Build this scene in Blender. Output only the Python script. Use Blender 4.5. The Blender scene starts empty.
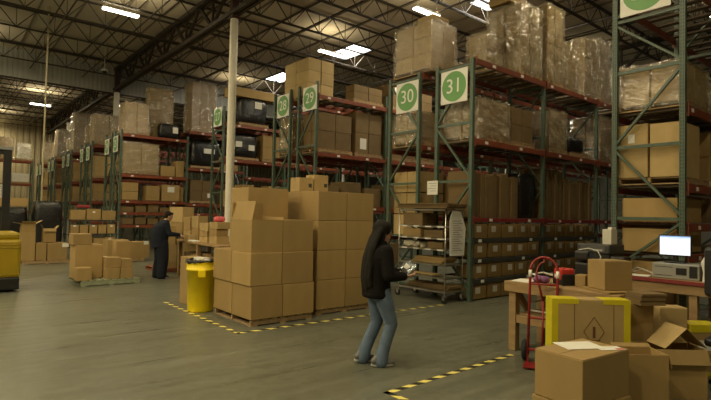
import bpy, bmesh, math, random
from mathutils import Vector, Matrix
R = random.Random(7)
S = bpy.context.scene
COL = S.collection
PI = math.pi

# ------------------------------------------------------------------ camera
F, AZ, PITCH, ROLL, EYE = 504.0, 0.87665, 0.02978, 0.02174, 1.7
_fw = Vector((math.cos(AZ), math.sin(AZ), 0)); _rt = Vector((math.sin(AZ), -math.cos(AZ), 0)); _up = Vector((0, 0, 1))
_f = _fw*math.cos(PITCH) + _up*math.sin(PITCH); _u = -_fw*math.sin(PITCH) + _up*math.cos(PITCH)
_r = _rt*math.cos(ROLL) + _u*math.sin(ROLL); _u2 = -_rt*math.sin(ROLL) + _u*math.cos(ROLL)
CAM = Vector((0, 0, EYE))
cd = bpy.data.cameras.new('camera'); cam = bpy.data.objects.new('camera', cd); COL.objects.link(cam)
cd.sensor_fit = 'HORIZONTAL'; cd.sensor_width = 36; cd.lens = F/711*36; cd.clip_end = 300; cd.clip_start = .05
m = Matrix((_r, _u2, -_f)).transposed().to_4x4(); m.translation = CAM
cam.matrix_world = m
S.camera = cam

# survey helpers: where a measured sight line meets a plane of the building
def ray(x, y): return _f + _r*((x-355.5)/F) - _u2*((y-200)/F)
def on_x(x, y, X):
    d = ray(x, y); return CAM + d*(X/d.x)
def on_y(x, y, Y):
    d = ray(x, y); return CAM + d*(Y/d.y)
def on_z(x, y, Z):
    d = ray(x, y); return CAM + d*((Z-EYE)/d.z)

# ------------------------------------------------------------------ materials
MATS = {}
def mat(name, col, rough=.6, metal=0, var=.12, scale=6, bump=0, bscale=40, emit=None, estr=1, spec=.5, rnd=0, stretch=None, dirt=None, coat=0):
    if name in MATS: return MATS[name]
    mt = bpy.data.materials.new(name); mt.use_nodes = True; MATS[name] = mt
    nt = mt.node_tree; b = nt.nodes['Principled BSDF']
    b.inputs['Roughness'].default_value = rough; b.inputs['Metallic'].default_value = metal
    b.inputs['Specular IOR Level'].default_value = spec
    if coat: b.inputs['Coat Weight'].default_value = coat
    N = nt.nodes.new; L = nt.links.new
    tc = N('ShaderNodeTexCoord')
    vec = tc.outputs['Object']
    if stretch:
        mp = N('ShaderNodeMapping'); mp.inputs['Scale'].default_value = stretch; L(vec, mp.inputs['Vector']); vec = mp.outputs['Vector']
    no = N('ShaderNodeTexNoise'); no.inputs['Scale'].default_value = scale; no.inputs['Detail'].default_value = 5; L(vec, no.inputs['Vector'])
    mr = N('ShaderNodeMapRange'); mr.inputs['From Min'].default_value = .25; mr.inputs['From Max'].default_value = .75
    mr.inputs['To Min'].default_value = 1-var; mr.inputs['To Max'].default_value = 1+var
    L(no.outputs['Fac'], mr.inputs['Value'])
    fac = mr.outputs['Result']
    if rnd:
        oi = N('ShaderNodeObjectInfo'); r2 = N('ShaderNodeMapRange'); r2.inputs['To Min'].default_value = 1-rnd; r2.inputs['To Max'].default_value = 1+rnd
        L(oi.outputs['Random'], r2.inputs['Value']); mu = N('ShaderNodeMath'); mu.operation = 'MULTIPLY'
        L(fac, mu.inputs[0]); L(r2.outputs['Result'], mu.inputs[1]); fac = mu.outputs[0]
    hs = N('ShaderNodeVectorMath'); hs.operation = 'SCALE'; hs.inputs[0].default_value = col[:3]; L(fac, hs.inputs['Scale'])
    L(hs.outputs[0], b.inputs['Base Color'])
    if bump:
        n2 = N('ShaderNodeTexNoise'); n2.inputs['Scale'].default_value = bscale; n2.inputs['Detail'].default_value = 4; L(vec, n2.inputs['Vector'])
        bp = N('ShaderNodeBump'); bp.inputs['Strength'].default_value = bump; bp.inputs['Distance'].default_value = .02
        L(n2.outputs['Fac'], bp.inputs['Height']); L(bp.outputs['Normal'], b.inputs['Normal'])
    if emit:
        b.inputs['Emission Color'].default_value = (*emit, 1); b.inputs['Emission Strength'].default_value = estr
    return mt

CB = mat('cardboard', (.37, .25, .098), .75, var=.08, scale=5, rnd=.10, bump=.05, bscale=60, stretch=(1, 1, .3))
CBP = mat('cardboard_pale', (.46, .33, .145), .75, var=.08, scale=5, rnd=.10)
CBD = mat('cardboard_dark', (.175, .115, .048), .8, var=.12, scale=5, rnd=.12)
CBI = mat('cardboard_inside', (.44, .30, .145), .8, var=.06)
TAPE = mat('packing_tape', (.36, .235, .10), .3, var=.04)
WHITE = mat('white_paper', (.80, .79, .74), .7, var=.04)
GREYP = mat('grey_paper', (.66, .64, .58), .7, var=.1, scale=14)
GRN = mat('rack_green', (.078, .118, .086), .42, var=.15, scale=9, rnd=.08)
BLUEP = mat('rack_dark', (.022, .035, .04), .5, var=.2)
ORG = mat('rack_orange', (.22, .055, .026), .45, var=.18, scale=5, rnd=.1)
REDB = mat('beam_red', (.21, .028, .026), .5, var=.2)
DECK = mat('deck_dark', (.10, .075, .05), .8, var=.2)
SHELF = mat('shelf_dark_steel', (.045, .045, .042), .5, var=.2)
WOOD = mat('pallet_wood', (.40, .28, .15), .85, var=.25, scale=4, rnd=.12, stretch=(6, 1.5, 6))
WOODG = mat('pallet_green_wood', (.30, .33, .22), .85, var=.25, scale=5, stretch=(2, 8, 4))
BENCHW = mat('bench_wood', (.34, .22, .10), .65, var=.22, scale=3, stretch=(8, 1, 8))
SGREEN = mat('sign_green', (.15, .36, .12), .5, var=.03)
SWHITE = mat('sign_white', (.82, .81, .76), .5, var=.03)
BLACK = mat('black_plastic', (.014, .014, .015), .45, var=.2)
BBAG = mat('black_bag_film', (.012, .012, .013), .3, var=.3, bump=.8, bscale=14)
RUB = mat('rubber', (.02, .02, .02), .8, var=.2)
CHROME = mat('chrome_wire', (.62, .60, .56), .3, metal=1, var=.1)
GREYM = mat('grey_metal', (.32, .32, .31), .45, metal=.6, var=.1)
GREYPL = mat('grey_plastic', (.30, .30, .28), .5, var=.05)
BEIGE = mat('beige_plastic', (.66, .63, .54), .5, var=.05)
YEL = mat('yellow_plastic', (.95, .74, .008), .42, var=.06, scale=3)
YELM = mat('yellow_paint', (.34, .235, .008), .42, var=.1, scale=4)
YTAPE = mat('yellow_tape', (.66, .57, .02), .35, var=.05)
RED = mat('red_paint', (.24, .016, .015), .35, var=.12)
REDV = mat('red_plastic', (.55, .04, .03), .4, var=.05)
PINK = mat('pink_plastic', (.75, .13, .16), .5, var=.05)
PURP = mat('purple_cloth', (.20, .08, .20), .7, var=.2)
JOIST = mat('joist_steel', (.055, .042, .030), .6, var=.2)
COLW = mat('column_white', (.88, .84, .72), .5, var=.06)
COLB = mat('column_brown', (.10, .045, .03), .6, var=.1)
SKIN = mat('skin', (.50, .30, .20), .5, var=.05)
HAIR = mat('dark_hair', (.010, .008, .006), .6, var=.3, scale=30, stretch=(8, 8, .6), bump=.5, bscale=45, spec=.2)
JACK = mat('black_fleece', (.011, .010, .010), .95, var=.3, scale=40, bump=.3, bscale=120, spec=.15)
JEAN = mat('blue_denim', (.115, .165, .245), .85, var=.22, scale=9, bump=.1, bscale=160)
NAVY = mat('navy_cloth', (.014, .018, .030), .9, var=.25, scale=20, bump=.25, bscale=40, spec=.2)
NAVYT = mat('navy_trousers', (.014, .017, .026), .9, var=.25, scale=14, bump=.2, bscale=30, spec=.2)
SHOE = mat('shoe_grey', (.16, .16, .16), .6, var=.1)
SOLE = mat('shoe_sole', (.55, .55, .52), .6, var=.1)
FOIL = mat('silver_film', (.34, .38, .42), .2, metal=.8, var=.2, bump=1.0, bscale=25)
CABLE = mat('white_cable', (.70, .69, .64), .5)
LAMP = mat('tube_glow', (1, 1, 1), .5, emit=(1, .93, .78), estr=14)
SKYL = mat('skylight_glow', (1, 1, 1), .5, emit=(1, .98, .93), estr=7)
SCREEN = mat('screen_glow', (.8, .85, .9), .4, emit=(.74, .86, 1), estr=1.0)
SCRBAR = mat('screen_bar', (.2, .4, .8), .4, emit=(.30, .48, .85), estr=.8)
INK = mat('brown_ink', (.14, .06, .03), .7)
INKD = mat('dark_ink', (.05, .05, .05), .7)

def wrap_mat(name, lo, hi, white, scl=5, tint=(.97, .96, .92), gloss=.32):
    mt = bpy.data.materials.new(name); mt.use_nodes = True; nt = mt.node_tree; nt.nodes.clear()
    N = nt.nodes.new; L = nt.links.new
    out = N('ShaderNodeOutputMaterial'); mix = N('ShaderNodeMixShader'); mix2 = N('ShaderNodeMixShader')
    tr = N('ShaderNodeBsdfTransparent'); tr.inputs[0].default_value = (*tint, 1)
    df = N('ShaderNodeBsdfDiffuse'); df.inputs[0].default_value = (*white, 1)
    gl = N('ShaderNodeBsdfGlossy'); gl.inputs[0].default_value = (1, 1, 1, 1); gl.inputs['Roughness'].default_value = .13
    tc = N('ShaderNodeTexCoord'); mp = N('ShaderNodeMapping'); mp.inputs['Scale'].default_value = (1, 1, 2.4); mp.inputs['Rotation'].default_value = (.45, .35, .2)
    L(tc.outputs['Object'], mp.inputs['Vector'])
    no = N('ShaderNodeTexNoise'); no.inputs['Scale'].default_value = scl; no.inputs['Detail'].default_value = 3; no.inputs['Roughness'].default_value = .55; no.inputs['Distortion'].default_value = .8
    L(mp.outputs['Vector'], no.inputs['Vector'])
    n2 = N('ShaderNodeTexNoise'); n2.inputs['Scale'].default_value = 1.6; n2.inputs['Detail'].default_value = 2; L(mp.outputs['Vector'], n2.inputs['Vector'])
    mr = N('ShaderNodeMapRange'); mr.inputs['From Min'].default_value = .35; mr.inputs['From Max'].default_value = .65
    mr.inputs['To Min'].default_value = lo; mr.inputs['To Max'].default_value = hi
    L(n2.outputs['Fac'], mr.inputs['Value']); L(mr.outputs['Result'], mix.inputs['Fac'])
    bp = N('ShaderNodeBump'); bp.inputs['Strength'].default_value = 1.0; bp.inputs['Distance'].default_value = .06
    L(no.outputs['Fac'], bp.inputs['Height']); L(bp.outputs['Normal'], gl.inputs['Normal'])
    L(tr.outputs[0], mix.inputs[1]); L(df.outputs[0], mix.inputs[2])
    mix2.inputs['Fac'].default_value = gloss
    L(mix.outputs[0], mix2.inputs[1]); L(gl.outputs[0], mix2.inputs[2]); L(mix2.outputs[0], out.inputs['Surface'])
    return mt
FILM = wrap_mat('stretch_film', .03, .26, (.80, .72, .52), gloss=.31)
FILML = wrap_mat('light_film', .0, .14, (.80, .72, .52), gloss=.24)
FILMY = wrap_mat('yellowed_film', .35, .7, (.30, .24, .11), 3, (.9, .8, .55), .12)

def floor_mat():
    mt = mat('polished_concrete', (.130, .133, .099), .34, var=.16, scale=.55, spec=.5)
    nt = mt.node_tree; N = nt.nodes.new; L = nt.links.new; b = nt.nodes['Principled BSDF']
    tc = N('ShaderNodeTexCoord')
    src = b.inputs['Base Color'].links[0].from_socket
    # fine speckle and long scuffs
    n1 = N('ShaderNodeTexNoise'); n1.inputs['Scale'].default_value = 9; n1.inputs['Detail'].default_value = 8; L(tc.outputs['Object'], n1.inputs['Vector'])
    mp = N('ShaderNodeMapping'); mp.inputs['Rotation'].default_value = (0, 0, .5); mp.inputs['Scale'].default_value = (.35, 5, 1); L(tc.outputs['Object'], mp.inputs['Vector'])
    n2 = N('ShaderNodeTexNoise'); n2.inputs['Scale'].default_value = 1.6; n2.inputs['Detail'].default_value = 6; L(mp.outputs['Vector'], n2.inputs['Vector'])
    a = N('ShaderNodeMath'); a.operation = 'ADD'; L(n1.outputs['Fac'], a.inputs[0]); L(n2.outputs['Fac'], a.inputs[1])
    mr = N('ShaderNodeMapRange'); mr.inputs['From Min'].default_value = .7; mr.inputs['From Max'].default_value = 1.3; mr.inputs['To Min'].default_value = .84; mr.inputs['To Max'].default_value = 1.16
    L(a.outputs[0], mr.inputs['Value'])
    sc = N('ShaderNodeVectorMath'); sc.operation = 'SCALE'; L(src, sc.inputs[0]); L(mr.outputs['Result'], sc.inputs['Scale']); L(sc.outputs[0], b.inputs['Base Color'])
    r = N('ShaderNodeMapRange'); r.inputs['From Min'].default_value = .3; r.inputs['From Max'].default_value = .7; r.inputs['To Min'].default_value = .26; r.inputs['To Max'].default_value = .46
    L(n2.outputs['Fac'], r.inputs['Value']); L(r.outputs['Result'], b.inputs['Roughness'])
    return mt
FLOOR = floor_mat()
DECKM = mat('roof_deck', (.62, .55, .44), .85, var=.10, scale=.6)
CORR = mat('corrugated_metal', (.44, .38, .25), .38, metal=.45, var=.10, scale=1.2)
CORRD = mat('header_metal', (.50, .51, .47), .5, metal=.1, var=.08, scale=1.0)
PLAIN = mat('wall_paint', (.36, .34, .29), .8, var=.06, scale=.5)

def stripe_mat():
    mt = bpy.data.materials.new('hazard_stripe'); mt.use_nodes = True; nt = mt.node_tree; b = nt.nodes['Principled BSDF']
    N = nt.nodes.new; L = nt.links.new
    tc = N('ShaderNodeTexCoord'); sp = N('ShaderNodeSeparateXYZ'); L(tc.outputs['Object'], sp.inputs[0])
    a = N('ShaderNodeMath'); a.operation = 'ADD'; L(sp.outputs['X'], a.inputs[0]); L(sp.outputs['Y'], a.inputs[1])
    s = N('ShaderNodeMath'); s.operation = 'MULTIPLY'; s.inputs[1].default_value = 1/.24; L(a.outputs[0], s.inputs[0])
    fr = N('ShaderNodeMath'); fr.operation = 'FRACT'; L(s.outputs[0], fr.inputs[0])
    gt = N('ShaderNodeMath'); gt.operation = 'GREATER_THAN'; gt.inputs[1].default_value = .48; L(fr.outputs[0], gt.inputs[0])
    mx = N('ShaderNodeMix'); mx.data_type = 'RGBA'; mx.inputs['A'].default_value = (.86, .74, .20, 1); mx.inputs['B'].default_value = (.025, .025, .02, 1)
    L(gt.outputs[0], mx.inputs['Factor']); L(mx.outputs['Result'], b.inputs['Base Color']); b.inputs['Roughness'].default_value = .5
    return mt
STRIPE = stripe_mat()

# ------------------------------------------------------------------ mesh builder
class MB:
    def __init__(s): s.v, s.f, s.mi = [], [], []
    def add(s, vs, fs, mi=0, M=None):
        o = len(s.v)
        s.v += [tuple(M @ Vector(q)) if M is not None else tuple(q) for q in vs]
        s.f += [tuple(o+i for i in f) for f in fs]; s.mi += [mi]*len(fs); return s
    def box(s, x0, x1, y0, y1, z0, z1, mi=0, M=None):
        return s.add([(x0,y0,z0),(x1,y0,z0),(x1,y1,z0),(x0,y1,z0),(x0,y0,z1),(x1,y0,z1),(x1,y1,z1),(x0,y1,z1)],
                     [(3,2,1,0),(4,5,6,7),(0,1,5,4),(1,2,6,5),(2,3,7,6),(3,0,4,7)], mi, M)
    def bbox(s, x0, x1, y0, y1, z0, z1, b=.01, mi=0, M=None):      # box with bevelled edges
        bm = bmesh.new(); bmesh.ops.create_cube(bm, size=1)
        for v in bm.verts: v.co = Vector(((x0+x1)/2+v.co.x*(x1-x0), (y0+y1)/2+v.co.y*(y1-y0), (z0+z1)/2+v.co.z*(z1-z0)))
        b = min(b, .45*min(abs(x1-x0), abs(y1-y0), abs(z1-z0)))
        bmesh.ops.bevel(bm, geom=bm.edges[:], offset=b, segments=2, affect='EDGES', profile=.5)
        bm.verts.index_update()
        s.add([v.co[:] for v in bm.verts], [[v.index for v in f.verts] for f in bm.faces], mi, M); bm.free(); return s
    def bar(s, p, q, w, h=None, mi=0, up=(0,0,1)):
        p, q = Vector(p), Vector(q); d = q-p; L = d.length
        if L < 1e-6: return s
        d.normalize(); u = Vector(up)
        if abs(d.dot(u)) > .98: u = Vector((1,0,0))
        sx = d.cross(u).normalized(); sz = sx.cross(d).normalized(); h = h or w
        vs = [p+sx*a*w/2+sz*b*h/2 for a,b in ((-1,-1),(1,-1),(1,1),(-1,1))]; vs += [v+d*L for v in vs]
        return s.add(vs, [(3,2,1,0),(4,5,6,7),(0,1,5,4),(1,2,6,5),(2,3,7,6),(3,0,4,7)], mi)
    def cyl(s, p, q, r, r2=None, n=12, mi=0, cap=True):
        p, q = Vector(p), Vector(q); d = (q-p).normalized(); u = Vector((0,0,1)) if abs(d.z) < .9 else Vector((1,0,0))
        a = d.cross(u).normalized(); b = d.cross(a); r2 = r if r2 is None else r2
        vs = [p+(a*math.cos(2*PI*i/n)+b*math.sin(2*PI*i/n))*r for i in range(n)] + [q+(a*math.cos(2*PI*i/n)+b*math.sin(2*PI*i/n))*r2 for i in range(n)]
        fs = [(i, i+n, (i+1) % n+n, (i+1) % n) for i in range(n)]
        if cap: fs += [tuple(range(n)), tuple(reversed(range(n, 2*n)))]
        return s.add(vs, fs, mi)
    def tube(s, pts, r, n=8, mi=0, closed=False):
        P = [Vector(p) for p in pts]; k = len(P); rs = r if isinstance(r, (list, tuple)) else [r]*k
        ref = None; vs = []
        for i in range(k):
            t = (P[(i+1) % k]-P[i-1]) if closed else (P[min(i+1, k-1)]-P[max(i-1, 0)])
            t.normalize()
            if ref is None:
                ref = Vector((0,0,1)) if abs(t.z) < .9 else Vector((1,0,0))
            a = (ref - t*ref.dot(t)).normalized(); ref = a; b = t.cross(a)
            vs += [P[i]+(a*math.cos(2*PI*j/n)+b*math.sin(2*PI*j/n))*rs[i] for j in range(n)]
        fs = []
        for i in range(k if closed else k-1):
            i2 = (i+1) % k
            fs += [(i*n+j, i*n+(j+1) % n, i2*n+(j+1) % n, i2*n+j) for j in range(n)]
        if not closed: fs += [tuple(reversed(range(n))), tuple(range((k-1)*n, k*n))]
        return s.add(vs, fs, mi)
    def lathe(s, prof, c=(0,0,0), n=24, mi=0):
        k = len(prof); vs = [(c[0]+r*math.cos(2*PI*j/n), c[1]+r*math.sin(2*PI*j/n), c[2]+z) for r, z in prof for j in range(n)]
        fs = [(i*n+j, i*n+(j+1) % n, (i+1)*n+(j+1) % n, (i+1)*n+j) for i in range(k-1) for j in range(n)]
        return s.add(vs, fs, mi)
    def ball(s, c, r, n=14, mi=0, M=None):
        rx, ry, rz = r if isinstance(r, (tuple, list)) else (r, r, r)
        vs = [(0,0,1)]; m_ = n//2
        for i in range(1, m_):
            t = PI*i/m_
            vs += [(math.sin(t)*math.cos(2*PI*j/n), math.sin(t)*math.sin(2*PI*j/n), math.cos(t)) for j in range(n)]
        vs.append((0,0,-1)); k = len(vs)-1
        fs = [(0, 1+j, 1+(j+1) % n) for j in range(n)]
        for i in range(m_-2): fs += [(1+i*n+j, 1+(i+1)*n+j, 1+(i+1)*n+(j+1) % n, 1+i*n+(j+1) % n) for j in range(n)]
        fs += [(k, 1+(m_-2)*n+(j+1) % n, 1+(m_-2)*n+j) for j in range(n)]
        q = [Vector((x*rx, y*ry, z*rz)) for x, y, z in vs]
        if M is not None: q = [M @ w for w in q]
        return s.add([w+Vector(c) for w in q], fs, mi)
    def limb(s, pts, rs, n=12, mi=0):                                # rounded tapered chain
        for p, r in zip(pts, rs): s.ball(p, r, n, mi)
        for a, b, r1, r2 in zip(pts, pts[1:], rs, rs[1:]): s.cyl(a, b, r1, r2, n, mi)
        return s
    def loft(s, rings, n=18, mi=0):                                  # rings: (centre, rx, ry)
        vs = []
        for c, rx, ry in rings: vs += [(c[0]+rx*math.cos(2*PI*j/n), c[1]+ry*math.sin(2*PI*j/n), c[2]) for j in range(n)]
        k = len(rings)
        fs = [(i*n+j, i*n+(j+1) % n, (i+1)*n+(j+1) % n, (i+1)*n+j) for i in range(k-1) for j in range(n)]
        fs += [tuple(reversed(range(n))), tuple(range((k-1)*n, k*n))]
        return s.add(vs, fs, mi)
    def mesh(s, name, mats):
        me = bpy.data.meshes.new(name); me.from_pydata(s.v, [], s.f)
        for q in (mats if isinstance(mats, (list, tuple)) else [mats]): me.materials.append(q)
        me.polygons.foreach_set('material_index', s.mi)
        bm = bmesh.new(); bm.from_mesh(me); bmesh.ops.recalc_face_normals(bm, faces=bm.faces); bm.to_mesh(me); bm.free()
        me.update(); return me
    def build(s, name, mats, parent=None, smooth=False, loc=None, rz=0):
        o = bpy.data.objects.new(name, s.mesh(name, mats)); COL.objects.link(o)
        if parent is not None: o.parent = parent
        if loc is not None: o.location = loc
        if rz: o.rotation_euler = (0, 0, rz)
        if smooth:
            for p in o.data.polygons: p.use_smooth = True
        return o

def tag(o, label, cat, group=None, kind=None):
    o['label'] = label; o['category'] = cat
    if group: o['group'] = group
    if kind: o['kind'] = kind
    return o
def thing(name, label, cat, loc=(0,0,0), rz=0, group=None):
    o = bpy.data.objects.new(name, None); COL.objects.link(o); o.location = loc; o.rotation_euler = (0,0,rz); o.empty_display_size = .2
    return tag(o, label, cat, group)
def struct(o, label=None):
    o['kind'] = 'structure'
    if label: o['label'] = label
    return o
def inst(me, name, parent=None, loc=(0,0,0), rz=0, rot=None):
    o = bpy.data.objects.new(name, me); COL.objects.link(o)
    if parent is not None: o.parent = parent
    o.location = loc; o.rotation_euler = rot or (0,0,rz); return o
ORD = ['first', 'second', 'third', 'fourth', 'fifth', 'sixth', 'seventh', 'eighth', 'ninth', 'tenth']

# ------------------------------------------------------------------ cartons
_cache = {}
def carton_mesh(w, d, h, mtl, axis=0):
    k = ('c', round(w,3), round(d,3), round(h,3), mtl.name, axis)
    if k not in _cache:
        b = MB(); t = .005
        b.bbox(-w/2, w/2, -d/2, d/2, 0, h-t, .007)
        g = .003
        if axis == 0: b.box(-w/2+.004, w/2-.004, -d/2+.004, -g, h-t, h); b.box(-w/2+.004, w/2-.004, g, d/2-.004, h-t, h)
        else: b.box(-w/2+.004, -g, -d/2+.004, d/2-.004, h-t, h); b.box(g, w/2-.004, -d/2+.004, d/2-.004, h-t, h)
        _cache[k] = b.mesh('carton', mtl)
    return _cache[k]
def tape_mesh(w, d, h, axis, side=.07):
    k = ('t', round(w,3), round(d,3), round(h,3), axis)
    if k not in _cache:
        b = MB(); e = .0015; q = .025
        if axis == 0:
            b.box(-w/2-e, w/2+e, -q, q, h, h+e)
            for sx in (-1, 1): b.box(*sorted((sx*(w/2), sx*(w/2+e))), -q, q, h-side, h)
        else:
            b.box(-q, q, -d/2-e, d/2+e, h, h+e)
            for sy in (-1, 1): b.box(-q, q, *sorted((sy*(d/2), sy*(d/2+e))), h-side, h)
        _cache[k] = b.mesh('packing_tape', TAPE)
    return _cache[k]
def sticker(parent, face, u, v, w, h, dims, mtl=None, name='shipping_label'):
    W, D, H = dims; e = .002; b = MB()
    if face == '-x': b.box(-W/2-e, -W/2, u-w/2, u+w/2, v-h/2, v+h/2)
    elif face == '-y': b.box(u-w/2, u+w/2, -D/2-e, -D/2, v-h/2, v+h/2)
    elif face == '+z': b.box(u-w/2, u+w/2, v-h/2, v+h/2, H, H+e)
    return b.build(name, mtl or WHITE, parent)
def carton(x, y, z, w, d, h, label, group=None, rz=0, mtl=None, axis=0, tape=True, stick=None, parent=None, cat='cardboard box', name='cardboard_box'):
    o = inst(carton_mesh(w, d, h, mtl or CB, axis), name if parent is None else 'carton', parent, (x, y, z), rz)
    if parent is None: tag(o, label, cat, group)
    if tape: inst(tape_mesh(w, d, h, axis), 'packing_tape', o)
    for s_ in (stick or []): sticker(o, *s_[:5], (w, d, h), *(s_[5:]))
    return o
def carton_b(x0, x1, y0, y1, z0, z1, label, **k):                     # carton from bounds
    return carton((x0+x1)/2, (y0+y1)/2, z0, x1-x0, y1-y0, z1-z0, label, **k)

def pallet_mb(w, d, h=.11):
    b = MB(); n = max(4, int(round(w/.16))); sw = w/n*.72
    for i in range(n):
        x = -w/2+(i+.5)*w/n; b.box(x-sw/2, x+sw/2, -d/2, d/2, h-.018, h)
    for y in (-d/2+.03, 0, d/2-.03): b.box(-w/2, w/2, y-.022, y+.022, .018, h-.018)
    for x in (-w/2+.06, 0, w/2-.06): b.box(x-.05, x+.05, -d/2, d/2, 0, .018)
    return b
def pallet(x0, x1, y0, y1, z, label=None, mtl=None, parent=None, h=.11, group=None, rz=0):
    o = pallet_mb(x1-x0, y1-y0, h).build('pallet' if parent is not None else 'wooden_pallet', mtl or WOOD, parent, loc=((x0+x1)/2, (y0+y1)/2, z), rz=rz)
    if parent is None: tag(o, label, 'pallet', group)
    return o

def wrap_shell(parent, x0, x1, y0, y1, z0, z1, mtl, seed=0):
    rr = random.Random(seed); b = MB(); nx, ny, nz = 6, 6, 7; vs = {}; 
    bm = bmesh.new(); bmesh.ops.create_cube(bm, size=1); bmesh.ops.subdivide_edges(bm, edges=bm.edges[:], cuts=9, use_grid_fill=True)
    for v in bm.verts:
        c = v.co; e = .012
        p = Vector((c.x*(x1-x0+2*e), c.y*(y1-y0+2*e), c.z*(z1-z0+2*e)))
        n = Vector((c.x if abs(c.x) > .49 else 0, c.y if abs(c.y) > .49 else 0, c.z if abs(c.z) > .49 else 0))
        if n.length: p += n.normalized()*rr.uniform(.0, .045)
        v.co = p+Vector(((x0+x1)/2, (y0+y1)/2, (z0+z1)/2))
    me = bpy.data.meshes.new('stretch_wrap'); bm.to_mesh(me); bm.free(); me.materials.append(mtl)
    for p in me.polygons: p.use_smooth = False
    return inst(me, 'stretch_wrap', parent)

_seed = [0]
def load(label, x0, x1, y0, y1, z0, z1, nx, ny, nz, wrap=True, mtl=None, pal=True, group=None, jit=.015, film=None, skip=(), stick=(), wz=None):
    """a pallet load that moves as one: pallet, its cartons and the film round them"""
    _seed[0] += 1; rr = random.Random(_seed[0]*13)
    t = thing('wrapped_pallet_load' if wrap else 'pallet_load', label, 'pallet load', ((x0+x1)/2, (y0+y1)/2, z0), 0, group)
    W, D = x1-x0, y1-y0; ph = .11 if pal else 0
    if pal: pallet(-W/2, W/2, -D/2, D/2, 0, parent=t, h=ph)
    w, d, h = (W-.06)/nx, (D-.06)/ny, (z1-z0-ph)/nz
    for k in range(nz):
        for i in range(nx):
            for j in range(ny):
                if (i, j, k) in skip: continue
                ww, dd = w-.012-rr.random()*jit, d-.012-rr.random()*jit
                o = carton(-W/2+.03+(i+.5)*w+rr.uniform(-1,1)*.003, -D/2+.03+(j+.5)*d+rr.uniform(-1,1)*.003, ph+k*h, ww, dd, h-.004, None, parent=t, mtl=mtl or CB, axis=rr.randint(0,1), tape=False)
                for (si, sj, sk, face, u, v, sw, sh) in stick:
                    if (i, j, k) == (si, sj, sk): sticker(o, face, u, v, sw, sh, (ww, dd, h-.004))
    if wrap: wrap_shell(t, -W/2+.028, W/2-.028, -D/2+.028, D/2-.028, ph*.6, (wz or (z1-z0)), film or FILM, _seed[0])
    return t

def tent_flap(b, p0, p1, q1, q0, t=.004):                              # a free cardboard flap: quad with thickness
    p0, p1, q1, q0 = map(Vector, (p0, p1, q1, q0)); n = (p1-p0).cross(q0-p0).normalized()*t
    b.add([p0,p1,q1,q0,p0+n,p1+n,q1+n,q0+n], [(3,2,1,0),(4,5,6,7),(0,1,5,4),(1,2,6,5),(2,3,7,6),(3,0,4,7)])
def open_carton(x, y, z, w, d, h, label, flaps, rz=0, mtl=None, group=None, rx=0, ry=0):
    """flaps: dict side -> (length, angle above horizontal-out in degrees)"""
    b = MB(); t = .006
    b.box(-w/2, w/2, -d/2, d/2, 0, t)
    b.box(-w/2, w/2, -d/2, -d/2+t, t, h); b.box(-w/2, w/2, d/2-t, d/2, t, h)
    b.box(-w/2, -w/2+t, -d/2+t, d/2-t, t, h); b.box(w/2-t, w/2, -d/2+t, d/2-t, t, h)
    o = b.build('open_cardboard_box', mtl or CB, loc=(x, y, z)); o.rotation_euler = (rx, ry, rz)
    tag(o, label, 'cardboard box', group)
    for s_, (L, ang) in flaps.items():
        a = math.radians(ang); c, sn = math.cos(a)*L, math.sin(a)*L; f = MB()
        if s_ == '-x': tent_flap(f, (-w/2,-d/2,h), (-w/2,d/2,h), (-w/2-c,d/2,h+sn), (-w/2-c,-d/2,h+sn))
        if s_ == '+x': tent_flap(f, (w/2,-d/2,h), (w/2,d/2,h), (w/2+c,d/2,h+sn), (w/2+c,-d/2,h+sn))
        if s_ == '-y': tent_flap(f, (-w/2,-d/2,h), (w/2,-d/2,h), (w/2,-d/2-c,h+sn), (-w/2,-d/2-c,h+sn))
        if s_ == '+y': tent_flap(f, (-w/2,d/2,h), (w/2,d/2,h), (w/2,d/2+c,h+sn), (-w/2,d/2+c,h+sn))
        f.build('flap', mtl or CB, o)
    return o
def black_bundle(label, x0, x1, y0, y1, z0, z1, group=None, pal=True, stick=()):
    """black film-wrapped load on a pallet"""
    t = thing('black_wrapped_load', label, 'pallet load', ((x0+x1)/2, (y0+y1)/2, z0), 0, group)
    W, D, H = x1-x0, y1-y0, z1-z0; ph = .11 if pal else 0
    if pal: pallet(-W/2, W/2, -D/2, D/2, 0, parent=t)
    _seed[0] += 1; rr = random.Random(_seed[0]); bm = bmesh.new(); bmesh.ops.create_cube(bm, size=1)
    bmesh.ops.subdivide_edges(bm, edges=bm.edges[:], cuts=6, use_grid_fill=True)
    for v in bm.verts:
        c = v.co.copy(); rad = 1-.10*(abs(c.x*2)**3*abs(c.y*2)**3)-.10*(abs(c.z*2)**4)
        v.co = Vector((c.x*W*rad*.97, c.y*D*rad*.97, ph+.004+(c.z+.5)*(H-ph-.01))) + Vector((rr.uniform(-1,1), rr.uniform(-1,1), 0))*.018
    me = bpy.data.meshes.new('black_film'); bm.to_mesh(me); bm.free(); me.materials.append(BBAG)
    for p in me.polygons: p.use_smooth = True
    inst(me, 'black_film', t)
    for face, u, v, w, h in stick:
        b = MB()
        if face == '-x': b.box(-W/2-.03, -W/2+.05, u-w/2, u+w/2, v-h/2, v+h/2)
        else: b.box(u-w/2, u+w/2, -D/2-.03, -D/2+.05, v-h/2, v+h/2)
        b.build('shipping_label', WHITE, t)
    return t

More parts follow.
